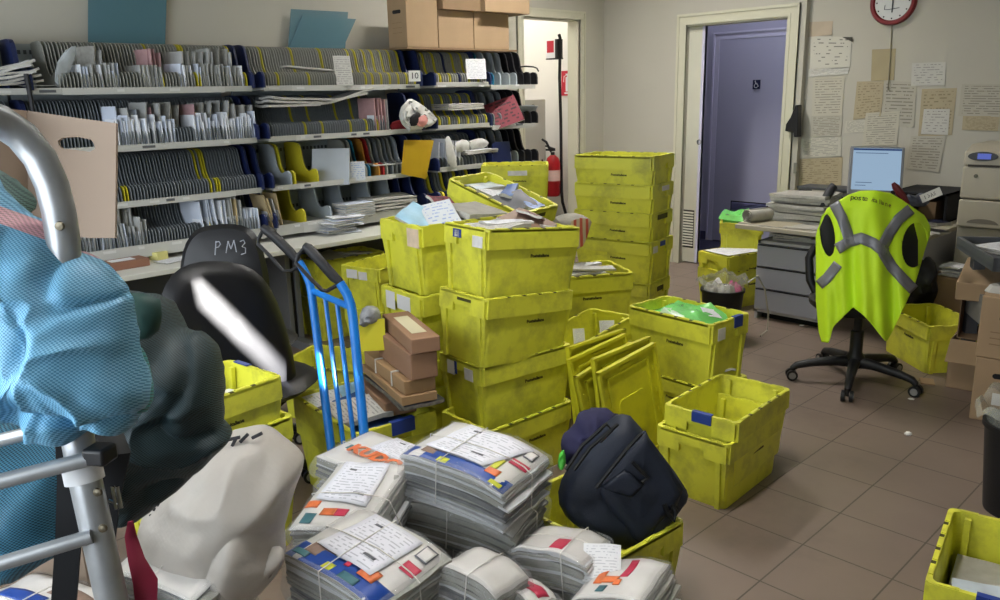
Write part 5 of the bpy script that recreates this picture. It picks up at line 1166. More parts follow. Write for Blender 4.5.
bulk(N1, ['grey', 'news'], 8, .02, .031, .38, .24, 'grey paper in the crate under the sorting table', 'newspaper', 'grey papers in the crate under the sorting table')
fill(N1, [('grey', -.08, .0, .268, .22, .2, 12, 8, -6, .012, 'crumpled grey paper at the left of the crate under the table'), ('news', .1, .0, .27, .22, .2, -10, -6, 6, .012, 'grey paper at the right of the crate under the table')], 'newspaper')
O3 = 'open yellow crate behind the black office chair'
bulk(O3, ['white', 'cover'], 4, .02, .034, .38, .23, 'magazine in the open crate behind the black chair', 'magazine', 'magazines in the open crate behind the black chair')
JL = 'yellow crate holding a bright green plastic bag'
c = find(JL); bpy.context.view_layer.update(); Mj = c.matrix_world
jb = pillow([Mj @ V((a, b, .225)) for a, b in ((-.2, -.12), (-.08, -.13), (.1, -.13), (.2, -.1), (.205, .08), (.1, .13), (-.1, .13), (-.2, .1))], .075, nr=9, fold=.026, fs=11, seed=90, axis=(0, 0, 1)).build('plastic_bag', GREEN)
tag(jb, 'bright green plastic bag filling the crate in front of the vest chair', 'bag')
q = Mj @ V((.12, .03, .285)); lb_ = flat('bag_label', '', '', 0, 0, 0, .11, .06, R(-30), [PRW, EDGE], .001, tilt=R(25), roll=R(15), P=q, curl=.002); lb_.parent = jb; lb_['label'] = 'white printed label on the bag'; del lb_['category']
mb = MB(); wb = pillow([Mj @ V((a, b, .25)) for a, b in ((-.1, -.12), (.08, -.12), (.12, -.02), (-.02, .04), (-.12, 0))], .045, nr=6, fold=.02, fs=16, seed=92, axis=(0, 0, 1)).build('white_film', mat('pale_film', 'd5ead0', .2, alpha=.8), jb); wb['label'] = 'white part of the plastic bag'
J0 = 'yellow crate under the crate with the green bag, paper sticking out of it'
flat('paper', 'crumpled white paper sticking out between the two crates of the green bag', 'paper', 0, 0, 0, .07, .1, R(60), [PRW, EDGE], .01, roll=R(20), P=pd(723, 372, 3.86), curl=.01)
# striped bag lying between the stacks
CHK = mat('bag_striped', 'b5a58c', .7); L_ = CHK.node_tree.links; b_ = CHK.node_tree.nodes['Principled BSDF']
tc = mnode(CHK, 'ShaderNodeTexCoord'); wv = mnode(CHK, 'ShaderNodeTexWave', Scale=9.0, Distortion=.6); L_.new(tc.outputs['UV'], wv.inputs['Vector'])
rp = mnode(CHK, 'ShaderNodeValToRGB'); rp.color_ramp.elements[0].color = lin('b34f3c'); rp.color_ramp.elements[0].position = .42; rp.color_ramp.elements[1].color = lin('b9a98d'); rp.color_ramp.elements[1].position = .5
L_.new(wv.outputs['Fac'], rp.inputs['Fac']); L_.new(rp.outputs['Color'], b_.inputs['Base Color'])
sb = thing('striped_bag', 'beige and red striped bag of papers between the middle stack and the tall stack', 'bag', pd(573, 225, 4.86))
q = lambda pts, d: [pd(x, y, d)-sb.location for x, y in pts]
pillow(q(((553, 222), (560, 215), (575, 213), (590, 219), (590, 228), (583, 240), (572, 254), (556, 240)), 4.86), .12, nr=7, fold=.012, fs=12, seed=95).build('bag_body', mat('bag_grey_print', '8f8b80', .7, var=.25, vscale=14), sb)
o = pillow(q(((571, 221), (590, 219), (590, 228), (583, 246), (574, 246)), 4.73), .012, nr=5, fold=.004, fs=14, seed=96).build('striped_panel', CHK, sb)

# ------------------------------------------------------------------ brown parcels
CB2 = mat('parcel_brown', '96735a', .75, var=.07, vscale=7); CB3 = mat('parcel_tan', 'a3835f', .75, var=.07); STRAPW = mat('strap_white', 'd9d6cf', .5)
zt = pd(411, 340, 3.0).z
def parcel3(label, A, B, Rr, z, h, m, name='parcel'):
    A, B, Rr = pz(*A, z), pz(*B, z), pz(*Rr, z)
    return box3(name, label, A, B, A+(Rr-B), h, m, tape=False)
t, l, w = parcel3('topmost brown parcel with a pale printed label, on the pile behind the hand truck', (382, 314), (411, 340), (444, 339), zt, .058, CB2)
MB().box((l*.0, -w*.0, .0585), (l*.62, w*.52, .001)).build('address_label', printed('label_cream', 'cfc6a8', '8d866f', 14, .4, 10, .48), t, smooth=0)
t, l, w = parcel3('deeper brown parcel second from the top of the pile behind the hand truck', (377, 331), (410, 355), (443, 354), zt-.06, .105, CB2)
MB().box((l*.1, w*.1, .1055), (.12, .03, .001)).build('tape', TAPEB, t, smooth=0)
t, l, w = parcel3('flat brown parcel tied with a white strap, third in the pile behind the hand truck', (364, 351), (404, 382), (443, 381), zt-.167, .055, CB3)
for k in (-.18, .22):
    MB().tube([(k*l, -w/2-.003, .0), (k*l, -w/2-.003, .058), (k*l, w/2+.003, .058), (k*l, w/2+.003, .0)], .004, 6).build('strap', STRAPW, t)
t, l, w = parcel3('long tan mailer with dark print, fourth in the pile behind the hand truck', (362, 364), (402, 398), (444, 396), zt-.224, .034, CB3)
text('FRAGILE', .03, CBD, 'printed_word', t, M=Matrix.Translation((0, -w/2-.001, .017)) @ Euler((PI/2, 0, 0)).to_matrix().to_4x4()) if False else None
MB().box((-.02, -w/2-.0006, .017), (l*.4, .001, .012)).build('printed_bar', CBD, t, smooth=0)
for k in range(3):
    z = zt-.262-.016*k; A, B, Rr = pz(362, 372, z), pz(400+k, 405, z), pz(446, 402, z)
    c = (B+A)/2+(Rr-B)/2; ang = math.atan2((B-A).y, (B-A).x)
    flat('newspaper', ('top', 'middle', 'lowest')[k]+' grey magazine of the wad squeezed under the parcels', 'magazine', 0, 0, 0, (B-A).length, (Rr-B).length*.95, ang+R((2, -3, 1)[k]), [MK['dark'][0], mat('wad_edges', '6f6a60', .8, var=.4, vscale=40)], .014, P=c-V((0, 0, .014)), curl=.006)
t, l, w = parcel3('lowest brown carton, wedged in the crate under the parcels', (356, 378), (384, 404), (436, 404), zt-.305, .06, CB2)
# loose grey plastic and printed packets left of the pile
tag(pillow([pd(x, y, 3.3) for x, y in ((362, 308), (372, 306), (380, 312), (381, 322), (370, 327), (360, 322))], .05, nr=6, fold=.02, fs=18, seed=98).build('plastic_packet', mat('packet_grey', '8d8f93', .3, var=.35, vscale=25)), 'crumpled grey plastic packet behind the parcels', 'packet')
flat('card', 'yellow card standing between the hand truck and the parcels', 'card', 0, 0, 0, .14, .13, R(-40), [YF if False else mat('card_yellow', 'cfc62c', .6), EDGE], .004, tilt=R(80), P=pd(368, 335, 3.28), curl=.002)

# ------------------------------------------------------------------ blue hand truck
BLUE = mat('handtruck_blue', '1272c8', .35, var=.05); GRIP = mat('grip_black', '1a1b1f', .5, bump=.05, bscale=120)
DL_, DR_ = 3.10, 2.92
l0, l1 = pd(312, 296, DL_), pd(330.5, 443, DL_-.10); r0, r1 = pd(353, 318, DR_), pd(364, 432, DR_-.07)
def tofloor(a, b, z=.1): d = b-a; return a+d*((z-a.z)/d.z)
lf, rf = tofloor(l0, l1), tofloor(r0, r1)
ht = thing('hand_truck', 'bright blue hand truck with black grips standing before the parcels', 'hand truck', V(((lf.x+rf.x)/2, (lf.y+rf.y)/2, 0)))
o_ = ht.location; h = lambda p: V(p)-o_
MB().tube([h(pd(299, 262, DL_)), h(pd(306, 274, DL_)), h(pd(310, 284, DL_)), h(l0), h(l1), h(lf)], .0165, 12).build('side_tube', BLUE, ht)
MB().tube([h(pd(340, 283, DR_)), h(pd(347, 294, DR_)), h(pd(351, 305, DR_)), h(r0), h(r1), h(rf)], .0175, 12).build('side_tube', BLUE, ht)
ca, cb2 = pd(313, 291, DL_), pd(350, 307, DR_)
MB().tube([h(ca), h(cb2)], .0125, 10).build('cross_tube', BLUE, ht)
for k, (xb, yb) in ((.34, (343, 441)), (.66, (353.5, 436))):
    a = ca.lerp(cb2, k); b = l1.lerp(r1, k); e = tofloor(a, pd(xb, yb, DL_-.10+(DR_-.07-DL_+.10)*k), .16)
    MB().tube([h(a), h(e)], .009, 8).build('rung_bar', BLUE, ht)
for k in (.3, .75):
    MB().tube([h(l0.lerp(lf, k)), h(r0.lerp(rf, k))], .01, 8).build('cross_tube', BLUE, ht) if k == .75 else None
ax = (rf-lf).normalized(); fw = V((ax.y, -ax.x, 0)); fw = fw if fw.dot(FH) > 0 else -fw
mb = MB(); a_ = lf-o_; b_ = rf-o_
mb.loft([[V((p.x, p.y, .008)), V((p.x, p.y, .016)), V((p.x, p.y, .016))+fw*.22, V((p.x, p.y, .008))+fw*.22] for p in (a_-ax*.05, b_+ax*.05)]); mb.tube([(a_.x, a_.y, .1), (a_.x, a_.y, .012)], .0165, 10).tube([(b_.x, b_.y, .1), (b_.x, b_.y, .012)], .0165, 10)
mb.build('toe_plate', BLUE, ht, smooth=30)
for p, s in ((a_, -1), (b_, 1)):
    c = V((p.x, p.y, .085))+ax*s*.06-fw*.05
    Mw = Matrix.Translation(c) @ ax.to_track_quat('Z', 'Y').to_matrix().to_4x4()
    w_ = MB().lathe([(0, -.02), (.04, -.02), (.06, -.018), (.082, -.012), (.085, 0), (.082, .012), (.06, .018), (.04, .02), (0, .02)], 24, M=Mw).build('wheel', BLACKP, ht)
def grip(pts, d, guard, dg):
    P = [h(pd(x, y, d)) for x, y in pts]
    g = MB().tube(P, [.012]+[.019]*(len(P)-2)+[.014], 12).build('grip', GRIP, ht)
    MB().tube([h(pd(x, y, dg)) for x, y in guard], .0075, 8).build('hand_guard', GRIP, ht)
grip([(262, 227), (265, 229), (275, 237), (290, 252), (299, 262)], DL_, [(264, 228), (259, 238), (258, 244), (270, 256), (283, 271), (291, 271), (302, 264)], DL_)
grip([(304, 245), (308, 248), (320, 261), (334, 277), (341, 283)], DR_, [(306, 246), (298, 256), (296, 263), (310, 278), (322, 290), (327, 291), (341, 283)], DR_)

# ------------------------------------------------------------------ black office chairs
CHAIR = mat('chair_vinyl', '0d0e13', .42, bump=.04, bscale=200)
def back(outline, d0, slope, th, name, parent, seed, pw=.22):
    xm = sum(p[0] for p in outline)/len(outline)
    P = [pd(x, y, d0+slope*(x-xm)/100) for x, y in outline]
    o0 = parent.location
    n = -(P[2]-P[0]).cross(P[len(P)//2]-P[0]).normalized(); n = n if n.dot(FH) < 0 else -n
    return pillow([p-o0 for p in P], th, nr=9, fold=.0012, fs=5, seed=seed, power=pw, axis=n).build(name, CHAIR, parent)
def chair(label, cx, cy, out, d0, slope, zseat, seat_c, seat_r):
    t = thing('office_chair', label, 'chair', (cx, cy, 0))
    star_base(t, .27, [.95+k*2*PI/5 for k in range(5)])
    P = [V((seat_c[0]-cx+seat_r*math.cos(a)*(1+.1*math.cos(2*a)), seat_c[1]-cy+seat_r*math.sin(a), zseat)) for a in [2*PI*k/12 for k in range(12)]]
    pillow(P, .045, nr=6, fold=.001, power=.3, axis=(0, 0, 1)).build('seat', CHAIR, t)
    b = back(out, d0, slope, .045, 'backrest', t, 3)
    c = sum((pd(x, y, d0) for x, y in out), V())/len(out)-t.location
    MB().tube([c+FH*.05, c+FH*.07+V((0, 0, -.22)), V((seat_c[0]-cx, seat_c[1]-cy, zseat-.06)), V((0, 0, zseat-.1))], .022, 8).build('back_bar', CHAIR, t)
    return t
B1 = ((158, 325), (161, 297), (172, 275), (190, 264), (215, 261), (243, 265), (263, 278), (277, 302), (288, 335), (296, 372), (292, 392), (277, 410), (240, 418), (195, 412), (168, 385), (158, 350))
c1 = pd(235, 400, CHD+.12); c1.z = 0
chair('black office chair with a streak of sunlight across its back', c1.x, c1.y, B1, CHD, CHS, .46, ((c1+RH*.07+FH*.10).x, (c1+RH*.07+FH*.10).y), .24)
B2 = ((181, 262), (186, 243), (196, 230), (212, 225), (232, 224), (249, 228), (259, 240), (266, 262), (270, 290), (268, 320), (250, 335), (215, 335), (188, 320), (180, 290))
c2 = pd(228, 330, 3.62); c2.z = 0
t2 = chair('black office chair with P M 3 written on its back, behind the sunlit chair', c2.x, c2.y, B2, 3.55, .05, .48, ((c2+FH*.2).x, (c2+FH*.2).y), .24)
CHALK = mat('chalk_writing', '9a9da6', .8)
for s_, strokes in (('P', (((215, 255), (216, 241)), ((216, 242), (219, 241.5), (220.5, 244), (218.5, 247), (216, 247.5)))), ('M', (((226, 253), (228, 241)), ((228, 241), (231, 249)), ((231, 249), (234, 240)), ((234, 240), (236.5, 252)))), ('3', (((240, 241.5), (243.5, 240), (245, 243), (242, 246.5), (245.5, 248), (245.5, 253), (241, 254.5)),))):
    mb = MB()
    for st_k in strokes: mb.tube([pd(a, b, 3.466)-t2.location for a, b in st_k], .0024, 5)
    mb.build('handwritten_mark', CHALK, t2)
# ------------------------------------------------------------------ wrapped bundles of magazines
PG_ = mat('bundle_pages', '98978f', .8, var=.12, vscale=30); PGD = mat('bundle_pages_dark', '6d6e70', .8, var=.2, vscale=30); PGL = mat('bundle_pages_light', 'c9cbce', .7, var=.06, vscale=20)
FILM = mat('wrap_film', 'e6e8ea', .12, alpha=.15, bump=1.0, bscale=26, spec=.9)
COVW = mat('cover_white', 'cfccc8', .45, var=.05, vscale=12); COVB = mat('cover_blue', '1c4699', .4, var=.15, vscale=14); COVR = mat('cover_red', 'bf3550', .45); COVO = mat('cover_orange', 'd4703f', .45, var=.25, vscale=20); COVY = mat('cover_yellowgreen', 'c3c832', .45); COVT = mat('cover_teal', '3f6b74', .45); COVN = mat('cover_brown', '8a5a48', .5, var=.3, vscale=18)
ADR = printed('address_print', 'dcdce4', 'b4b5be', 15, .34, 9, .47); BARC = mat('barcode_dark', '6d6e74', .7)
def bundle(label, A, B, Cc, h, marks=(), sheet=None, straps=(.35,), sag=.02, tilt_seed=0, film=True, layer=.0085, grp='wrapped bundles of magazines'):
    """A, B, C: three corners of the top; A to B runs along the front edge, A to C along the left edge"""
    Mx = frame3(A, B-A, Cc-A); lx = (B-A).length; ly = (Cc-A).dot(Mx.col[1].xyz)
    base = Mx @ Matrix.Translation((0, 0, -h))
    t = thing('magazine_bundle', label, 'magazine bundle', M=base, group=grp)
    sd = random.random()*50
    def dz(u, v):      # sag of the loose right side and slight waves
        return -sag*max(0, (u-.55)/.45)**2-.25*sag*max(0, (.15-u)/.15)**2+.006*nz((u*3+sd, v*3, 1))
    n = max(4, int(h/layer)); mb = MB()
    for k in range(n):
        z0 = h*k/n; z1 = h*(k+.86)/n; f = k/n
        ox, oy, ex = random.gauss(0, .004), random.gauss(0, .0035), random.gauss(0, .008)
        mi = random.choices((0, 1, 2), (5, 1.2, 2))[0]
        nu = 10; top = []; bot = []
        ring = [(i/nu, 0) for i in range(nu)]+[(1, j/6) for j in range(6)]+[(1-i/nu, 1) for i in range(nu)]+[(0, 1-j/6) for j in range(6)]
        for u, v in ring:
            wob = .004*nz((u*4, v*4, k*1.7+sd))
            x = u*lx+ox+(ex+.01*nz((v*5, k*.9, sd)) if u > .5 else 0); y = v*ly+oy+wob
            d = dz(u, v)*(.25+.75*f)
            bot.append((x, y, z0+d)); top.append((x, y, z1+d+.002*nz((u*6, v*6, k))))
        mb.loft([bot, top], mi)
    mb.build('magazine_pile', [PG_, PGD, PGL], t, smooth=0)
    def patch(name, u0, v0, u1, v1, m, lift, par=t, nn=8, quad=None):
        mb = MB()
        def f(a, b):
            if quad: q = (V(quad[0]).lerp(V(quad[1]), a)).lerp(V(quad[3]).lerp(V(quad[2]), a), b); u, v = q.x, q.y
            else: u, v = u0+(u1-u0)*a, v0+(v1-v0)*b
            return (u*lx, v*ly, h+dz(u, v)+lift)
        mb.grid(f, nn, nn); o = mb.build(name, m, par, solid=.0008); return o
    cv = patch('cover_page', 0, 0, 1, 1, COVW, .0025)
    for i, (mk, u0, v0, u1, v1) in enumerate(marks):
        o = patch('cover_print', u0, v0, u1, v1, {'b': COVB, 'r': COVR, 'o': COVO, 'y': COVY, 't': COVT, 'n': COVN, 'k': BARC, 'w': COVW}[mk], .0040+.0004*i, cv, 5)
    if sheet:
        s = patch('address_sheet', 0, 0, 0, 0, ADR, .0085, t, 8, sheet)
        q = [V(p) for p in sheet]; c = (q[0]+q[1]+q[2]+q[3])/4
        e1, e2 = (q[1]-q[0]), (q[3]-q[0])
        for a, b, wd, hd in ((.2, .80, .13, .04), (.62, .22, .2, .045)):
            p0 = q[0]+e1*a+e2*b
            patch('barcode', 0, 0, 0, 0, BARC, .0098, s, 2, [p0, p0+e1*wd, p0+e1*wd+e2*hd, p0+e2*hd])
    for sv in straps:
        ax_, pos = ('y', sv) if isinstance(sv, float) else ('x', sv[0])
        if ax_ == 'y':
            P = [(pos*lx, -.006, 0), (pos*lx, -.006, h+dz(pos, 0)+.008), (pos*lx, ly*.3, h+dz(pos, .3)+.012), (pos*lx, ly*.7, h+dz(pos, .7)+.012), (pos*lx, ly+.006, h+dz(pos, 1)+.008), (pos*lx, ly+.006, 0)]
        else:
            P = [(-.006, pos*ly, 0), (-.006, pos*ly, h+dz(0, pos)+.008)]+[(u*lx, pos*ly, h+dz(u, pos)+.012) for u in (.2, .4, .6, .8, .95)]+[(lx+.012, pos*ly, h+dz(1, pos)), (lx+.016, pos*ly, 0)]
        MB().tube(P, .0018, 6).build('strap', STRAPW, t)
    if film:
        mb = MB(); nu, nv = 12, 10
        prof = []
        def pt(u, v, z, out): 
            cx, cy = lx/2, ly/2; x, y = u*lx, v*ly
            d = V((x-cx, y-cy, 0)).normalized()*out
            w = .010*nz((u*5, v*5, z*20+sd))
            return (x+d.x+w, y+d.y+w, z+dz(u, v))
        ring = [(i/nu, 0) for i in range(nu)]+[(1, j/nv) for j in range(nv)]+[(1-i/nu, 1) for i in range(nu)]+[(0, 1-j/nv) for j in range(nv)]
        rings = [[pt(u, v, z, o) for u, v in ring] for z, o in ((.004, .012), (h*.3, .018), (h*.6, .02), (h*.9, .016), (h+.004, .008))]
        rings.append([(lx*(.5+(u-.5)*.93), ly*(.5+(v-.5)*.93), h+dz(u, v)+.0105) for u, v in ring])
        mb.loft(rings, cap0=False, cap1=False); mb.build('plastic_film', FILM, t, smooth=70)
    return t
def flush(A, n): return A
MK1 = [('b', .0, .0, 1.0, .22), ('n', .12, .12, .34, .24), ('y', .32, .03, .42, .13), ('y', .84, .03, .95, .1), ('y', .74, .26, .8, .5), ('o', .74, .16, .86, .28), ('r', .82, .5, .99, .62), ('k', .86, .72, .96, .9), ('w', .87, .74, .95, .88)]
MK3 = [('b', .0, .0, 1.0, .26), ('n', .1, .14, .36, .30), ('t', .02, .06, .18, .14), ('y', .36, .06, .46, .16), ('t', .56, .04, .74, .14), ('r', .50, .2, .56, .3), ('o', .66, .18, .82, .34), ('r', .84, .52, .98, .66), ('k', .84, .74, .96, .94), ('w', .85, .76, .95, .92)]
MK2 = [('o', .22, .34, .86, .58), ('t', .12, .44, .22, .60), ('t', .72, .10, .84, .26), ('w', .745, .14, .80, .22)]
ZB = .60
# the tall middle pile: A front-left, B front-right, C back-left
d_ = 2.42
T1 = (pd(403, 452, 2.42), pd(503, 486, 2.25), pd(446, 418, 2.66))
bundle('large bundle on top of the tall pile, blue cover edge and white address sheet', *T1, .135, MK1, [(.10, .24, 0), (.70, .22, 0), (.90, .92, 0), (.20, .98, 0)], (.36, (.55,)), .03)
T2 = (pd(408, 498, 2.43), pd(498, 541, 2.24), pd(452, 452, 2.70))
def down(Q, dzv, rot=0, sx=0, sy=0):
    q = [V(p)+V((0, 0, -dzv))+RH*sx+FH*sy for p in Q]; c = (q[1]+q[2])/2
    Rm = Matrix.Rotation(R(rot), 3, 'Z'); return [c+Rm @ (p-c) for p in q]
T2 = down(T1, .150, 7, -.0, .015)
bundle('grey bundle second in the tall pile, turned askew under the blue-edged one', *T2, .125, [('t', .75, .1, .80, .16), ('t', .82, .12, .86, .18)], None, (.4, (.6,)), .03)
bundle('third bundle of the tall pile of magazines', *down(T1, .290, -6, .01, .03), .125, [], None, (.5,), .02)
bundle('lowest bundle of the tall pile of magazines', *down(T1, .430, 4, .02, .03), .13, [], None, (), .02, film=False)
# the left-back bundle with orange letters
Q1 = (pd(316, 456, 2.62), pd(382, 484, 2.46), pd(364, 428, 2.84))
b2 = bundle('wrapped bundle with orange lettering and a white sheet at the back left of the pile', *Q1, .075, [('t', .10, .40, .2, .52), ('t', .76, .12, .88, .24)], [(.34, .55, 0), (1.0, .52, 0), (1.0, 1.0, 0), (.40, 1.02, 0)], ((.5,),), .015)
cvp = next(c for c in b2.children if c.name.startswith('cover_page'))
lx2 = (Q1[1]-Q1[0]).length; ly2 = (Q1[2]-Q1[0]).length
text('KUDO', lx2*.25, COVO, 'orange_lettering', cvp, M=Matrix.Translation((lx2*.56, ly2*.40, .075+.012)), ext=.0006, bold=.004)
for k in range(3): bundle('grey bundle stacked under the orange-lettered bundle, %s below it' % ('directly', 'second', 'third')[k], *down(Q1, .085+.135*k, (5, -6, 3)[k], 0, .01), .125, [], None, (.5,), .02, film=(k == 0))
# the front bundle
F1 = (pd(285, 553, 2.12), pd(374, 603, 1.93), pd(352, 504, 2.34))
bundle('large wrapped bundle nearest the camera, blue cover edge and address sheet, beside the white sack', *F1, .15, MK3, [(.12, .28, 0), (.76, .24, 0), (.80, .93, 0), (.22, .98, 0)], (.42, (.55,)), .025)
bundle('bundle under the nearest wrapped bundle beside the white sack', *down(F1, .165, -5, 0, .01), .28, [], None, (.5,), .02, film=False)
G1_ = (pd(287, 527, 2.30), pd(345, 542, 2.14), pd(305, 462, 2.62))
bundle('wrapped bundle with an address sheet half hidden behind the nearest bundle', pd(288, 530, 2.33), pd(360, 533, 2.22), pd(306, 464, 2.62), .12, [('o', .0, .3, .2, .4), ('r', .5, .2, .66, .3), ('t', .1, .08, .26, .22), ('o', .3, .2, .5, .3)], [(.1, .42, 0), (.85, .35, 0), (.80, .98, 0), (.14, 1.0, 0)], ((.5,),), .015)
bundle('bundle under the half hidden bundle with the address sheet', *down((pd(288, 530, 2.33), pd(360, 533, 2.22), pd(306, 464, 2.62)), .135, 4, 0, .01), .26, [], None, (), .02, film=False)
# small low ones at the right foot of the pile
S1_ = (pd(440, 565, 2.12), pd(497, 590, 2.02), pd(462, 540, 2.27))
bundle('small grey bundle at the foot of the pile, right of the nearest bundle', *S1_, .12, [], None, (.5,), .03)
bundle('bundle lying under the small grey bundle at the foot of the pile', *down(S1_, .135, 5), .265, [], None, (), .02, film=False)
S2_ = (pd(500, 583, 2.16), pd(534, 604, 2.06), pd(518, 571, 2.26))
bundle('bundle end with a red bar cut off by the bottom of the picture', *S2_, .33, [('r', .2, .4, .8, .8)], None, (), .03)
S3_ = (pd(512, 548, 2.30), pd(583, 556, 2.20), pd(528, 524, 2.50))
bundle('upright grey bundle with a red bar left of the black shoulder bag', *S3_, .17, [('r', .48, .12, .66, .5)], None, ((.5,), .7), .03)
bundle('bundle under the grey bundle left of the black shoulder bag', *down(S3_, .185, -4), .16, [], None, (), .02, film=False)
S4_ = (pd(570, 600, 2.12), pd(640, 598, 2.02), pd(588, 562, 2.34))
bundle('low bundle with an orange dragon picture and a folded letter, before the yellow crate', *S4_, .31, [('r', .5, .5, .62, .95), ('t', .3, .14, .42, .3), ('o', .18, .34, .3, .66), ('o', .28, .36, .52, .5), ('o', .48, .3, .58, .42)], None, (), .02)
flat('letter', 'folded white letter lying on the low bundle before the yellow crate', 'letter', 0, 0, 0, .105, .12, YAW-PI/2+R(-8), [PRW, EDGE], .002, tilt=R(24), P=pd(602, 563, 2.24), curl=.012)
# low bundles left of the sack
for i, (q, l) in enumerate((((pd(108, 572, 1.92), pd(190, 598, 1.8), pd(126, 522, 2.1)), 'shrink-wrapped newspapers between the steel post and the white sack'), ((pd(-20, 596, 1.65), pd(60, 618, 1.55), pd(5, 566, 1.8)), 'glossy wrapped bundle in the lower left corner'))):
    bundle(l, *q, .15, [('b', .1, .1, .6, .4), ('n', .5, .5, .9, .8)] if i else [], None, (.5,), .02)
    bundle(l.replace('shrink-wrapped newspapers', 'newspapers stacked under the shrink-wrapped ones').replace('glossy wrapped bundle', 'bundle under the glossy one'), *down(q, .165, 4), .15, [], None, (), .02, film=False)
    bundle(l.replace('shrink-wrapped newspapers', 'lowest newspapers of the column').replace('glossy wrapped bundle', 'lowest bundle of the column'), *down(q, .33, -4), .15 if not i else .30, [], None, (), .02, film=False)

# ------------------------------------------------------------------ white sack
SACK = mat('sack_white', 'b4aea6', .45, var=.07, vscale=8, bump=.7, bscale=11)
L_ = SACK.node_tree.links; b_ = SACK.node_tree.nodes['Principled BSDF']; tc = mnode(SACK, 'ShaderNodeTexCoord')
sc = mnode(SACK, 'ShaderNodeVectorMath', operation='SCALE'); sc.inputs['Scale'].default_value = 150; L_.new(tc.outputs['UV'], sc.inputs[0])
ck = mnode(SACK, 'ShaderNodeTexChecker', Scale=1.0); L_.new(sc.outputs[0], ck.inputs['Vector'])
bp = mnode(SACK, 'ShaderNodeBump', Strength=.25, Distance=.002); L_.new(b_.inputs['Normal'].links[0].from_socket, bp.inputs['Normal']); L_.new(ck.outputs['Fac'], bp.inputs['Height']); L_.new(bp.outputs[0], b_.inputs['Normal'])
SO = ((142, 518), (170, 482), (200, 452), (225, 434), (250, 428), (268, 431), (284, 443), (299, 455), (303, 466), (296, 488), (288, 515), (284, 540), (283, 562), (268, 585), (248, 602), (215, 640), (190, 640), (170, 625), (158, 590), (146, 550))
sk_ = thing('white_sack', 'bulging white woven sack with black lettering beside the dark green bag', 'sack', pd(230, 600, 2.02))
so = sk_.location
pillow([pd(x, y, 2.02)-so for x, y in SO], .17, nr=24, fold=.024, fs=5, seed=101, power=.6, aniso=(1, 1, .6), sub=5, crease=.8).build('sack_body', SACK, sk_, smooth=180)
pillow([pd(x, y, 1.96)-so for x, y in ((205, 600), (235, 575), (262, 552), (280, 545), (284, 560), (268, 582), (250, 606), (220, 640), (205, 630))], .06, nr=8, fold=.02, fs=9, seed=103, sub=3).build('sack_fold', SACK, sk_, smooth=180)
tx = MB()
for a, b in (((226, 440), (240, 437)), ((240, 442), (248, 434)), ((252, 438), (262, 433)), ((232, 446), (236, 438)), ((150, 516), (154, 514)), ((153, 508), (157, 512)), ((158, 504), (161, 508))):
    dd = 1.965 if a[0] > 200 else 1.975
    tx.tube([pd(*a, dd)-so, pd(*b, dd)-so], .0045, 5)
tx.build('black_lettering', mat('sack_print', '25252b', .6), sk_, smooth=0)

# ------------------------------------------------------------------ black shoulder bag
NB = mat('bag_navy_black', '182030', .6, var=.12, vscale=15, bump=.08, bscale=180); NB2 = mat('bag_trim_black', '0d0e11', .5); PURP = mat('cloth_navy', '201f40', .85, var=.2, vscale=12)
DB_ = 2.52
sbg = thing('shoulder_bag', 'black shoulder bag with a flap pocket lying tilted on a yellow crate', 'bag', pd(635, 548, DB_))
so = sbg.location; q = lambda pts, d: [pd(x, y, d)-so for x, y in pts]
pillow(q(((558, 492), (570, 466), (606, 424), (625, 414), (636, 422), (660, 452), (687, 490), (684, 500), (662, 530), (641, 551), (634, 548), (600, 538), (566, 516)), DB_+.04), .085, nr=12, fold=.01, fs=9, seed=110, power=.25, sub=2).build('bag_body', NB, sbg, smooth=180)
pillow(q(((596, 490), (612, 466), (642, 432), (650, 440), (683, 490), (664, 518), (642, 544), (630, 536)), DB_-.03), .028, nr=8, fold=.008, fs=12, seed=111, power=.3, sub=2).build('front_pocket', NB, sbg, smooth=180)
pillow(q(((600, 487), (624, 469), (645, 484), (632, 497), (617, 494)), DB_-.07), .012, nr=5, fold=.003, fs=14, seed=112, power=.3, sub=1).build('pocket_flap', mat('bag_flap', '1a2130', .55), sbg, smooth=180)
for pts in (((596, 488), (612, 468), (628, 448), (642, 433)), ((574, 470), (590, 448), (606, 434), (618, 424)), ((566, 470), (582, 446), (600, 430), (606, 424), (612, 430), (600, 442)), ((632, 462), (640, 470), (648, 478), (642, 482))):
    MB().tube(q(pts, DB_-.075), .006, 8).build('zip_edge', NB2, sbg)
MB().tube(q(((664, 504), (668, 514), (674, 520), (676, 512), (672, 505)), DB_-.05), .008, 8).build('strap_loop', NB2, sbg)
tag(pillow([pd(x, y, DB_+.13) for x, y in ((561, 452), (563, 437), (573, 428), (578, 416), (592, 412), (600, 408), (614, 412), (622, 418), (610, 440), (585, 460), (565, 462))], .09, nr=12, fold=.03, fs=11, seed=114, sub=4).build('jacket', PURP, smooth=180), 'crumpled dark navy jacket behind the black shoulder bag', 'jacket')
tag(pillow([pd(x, y, DB_-.03) for x, y in ((559, 455), (564, 450), (566, 462), (562, 470), (558, 466))], .01, nr=4, fold=.006, fs=30, seed=116).build('green_ribbon', mat('ribbon_green', '4fb83f', .4)), 'bit of bright green plastic between the bundles and the black bag', 'ribbon')

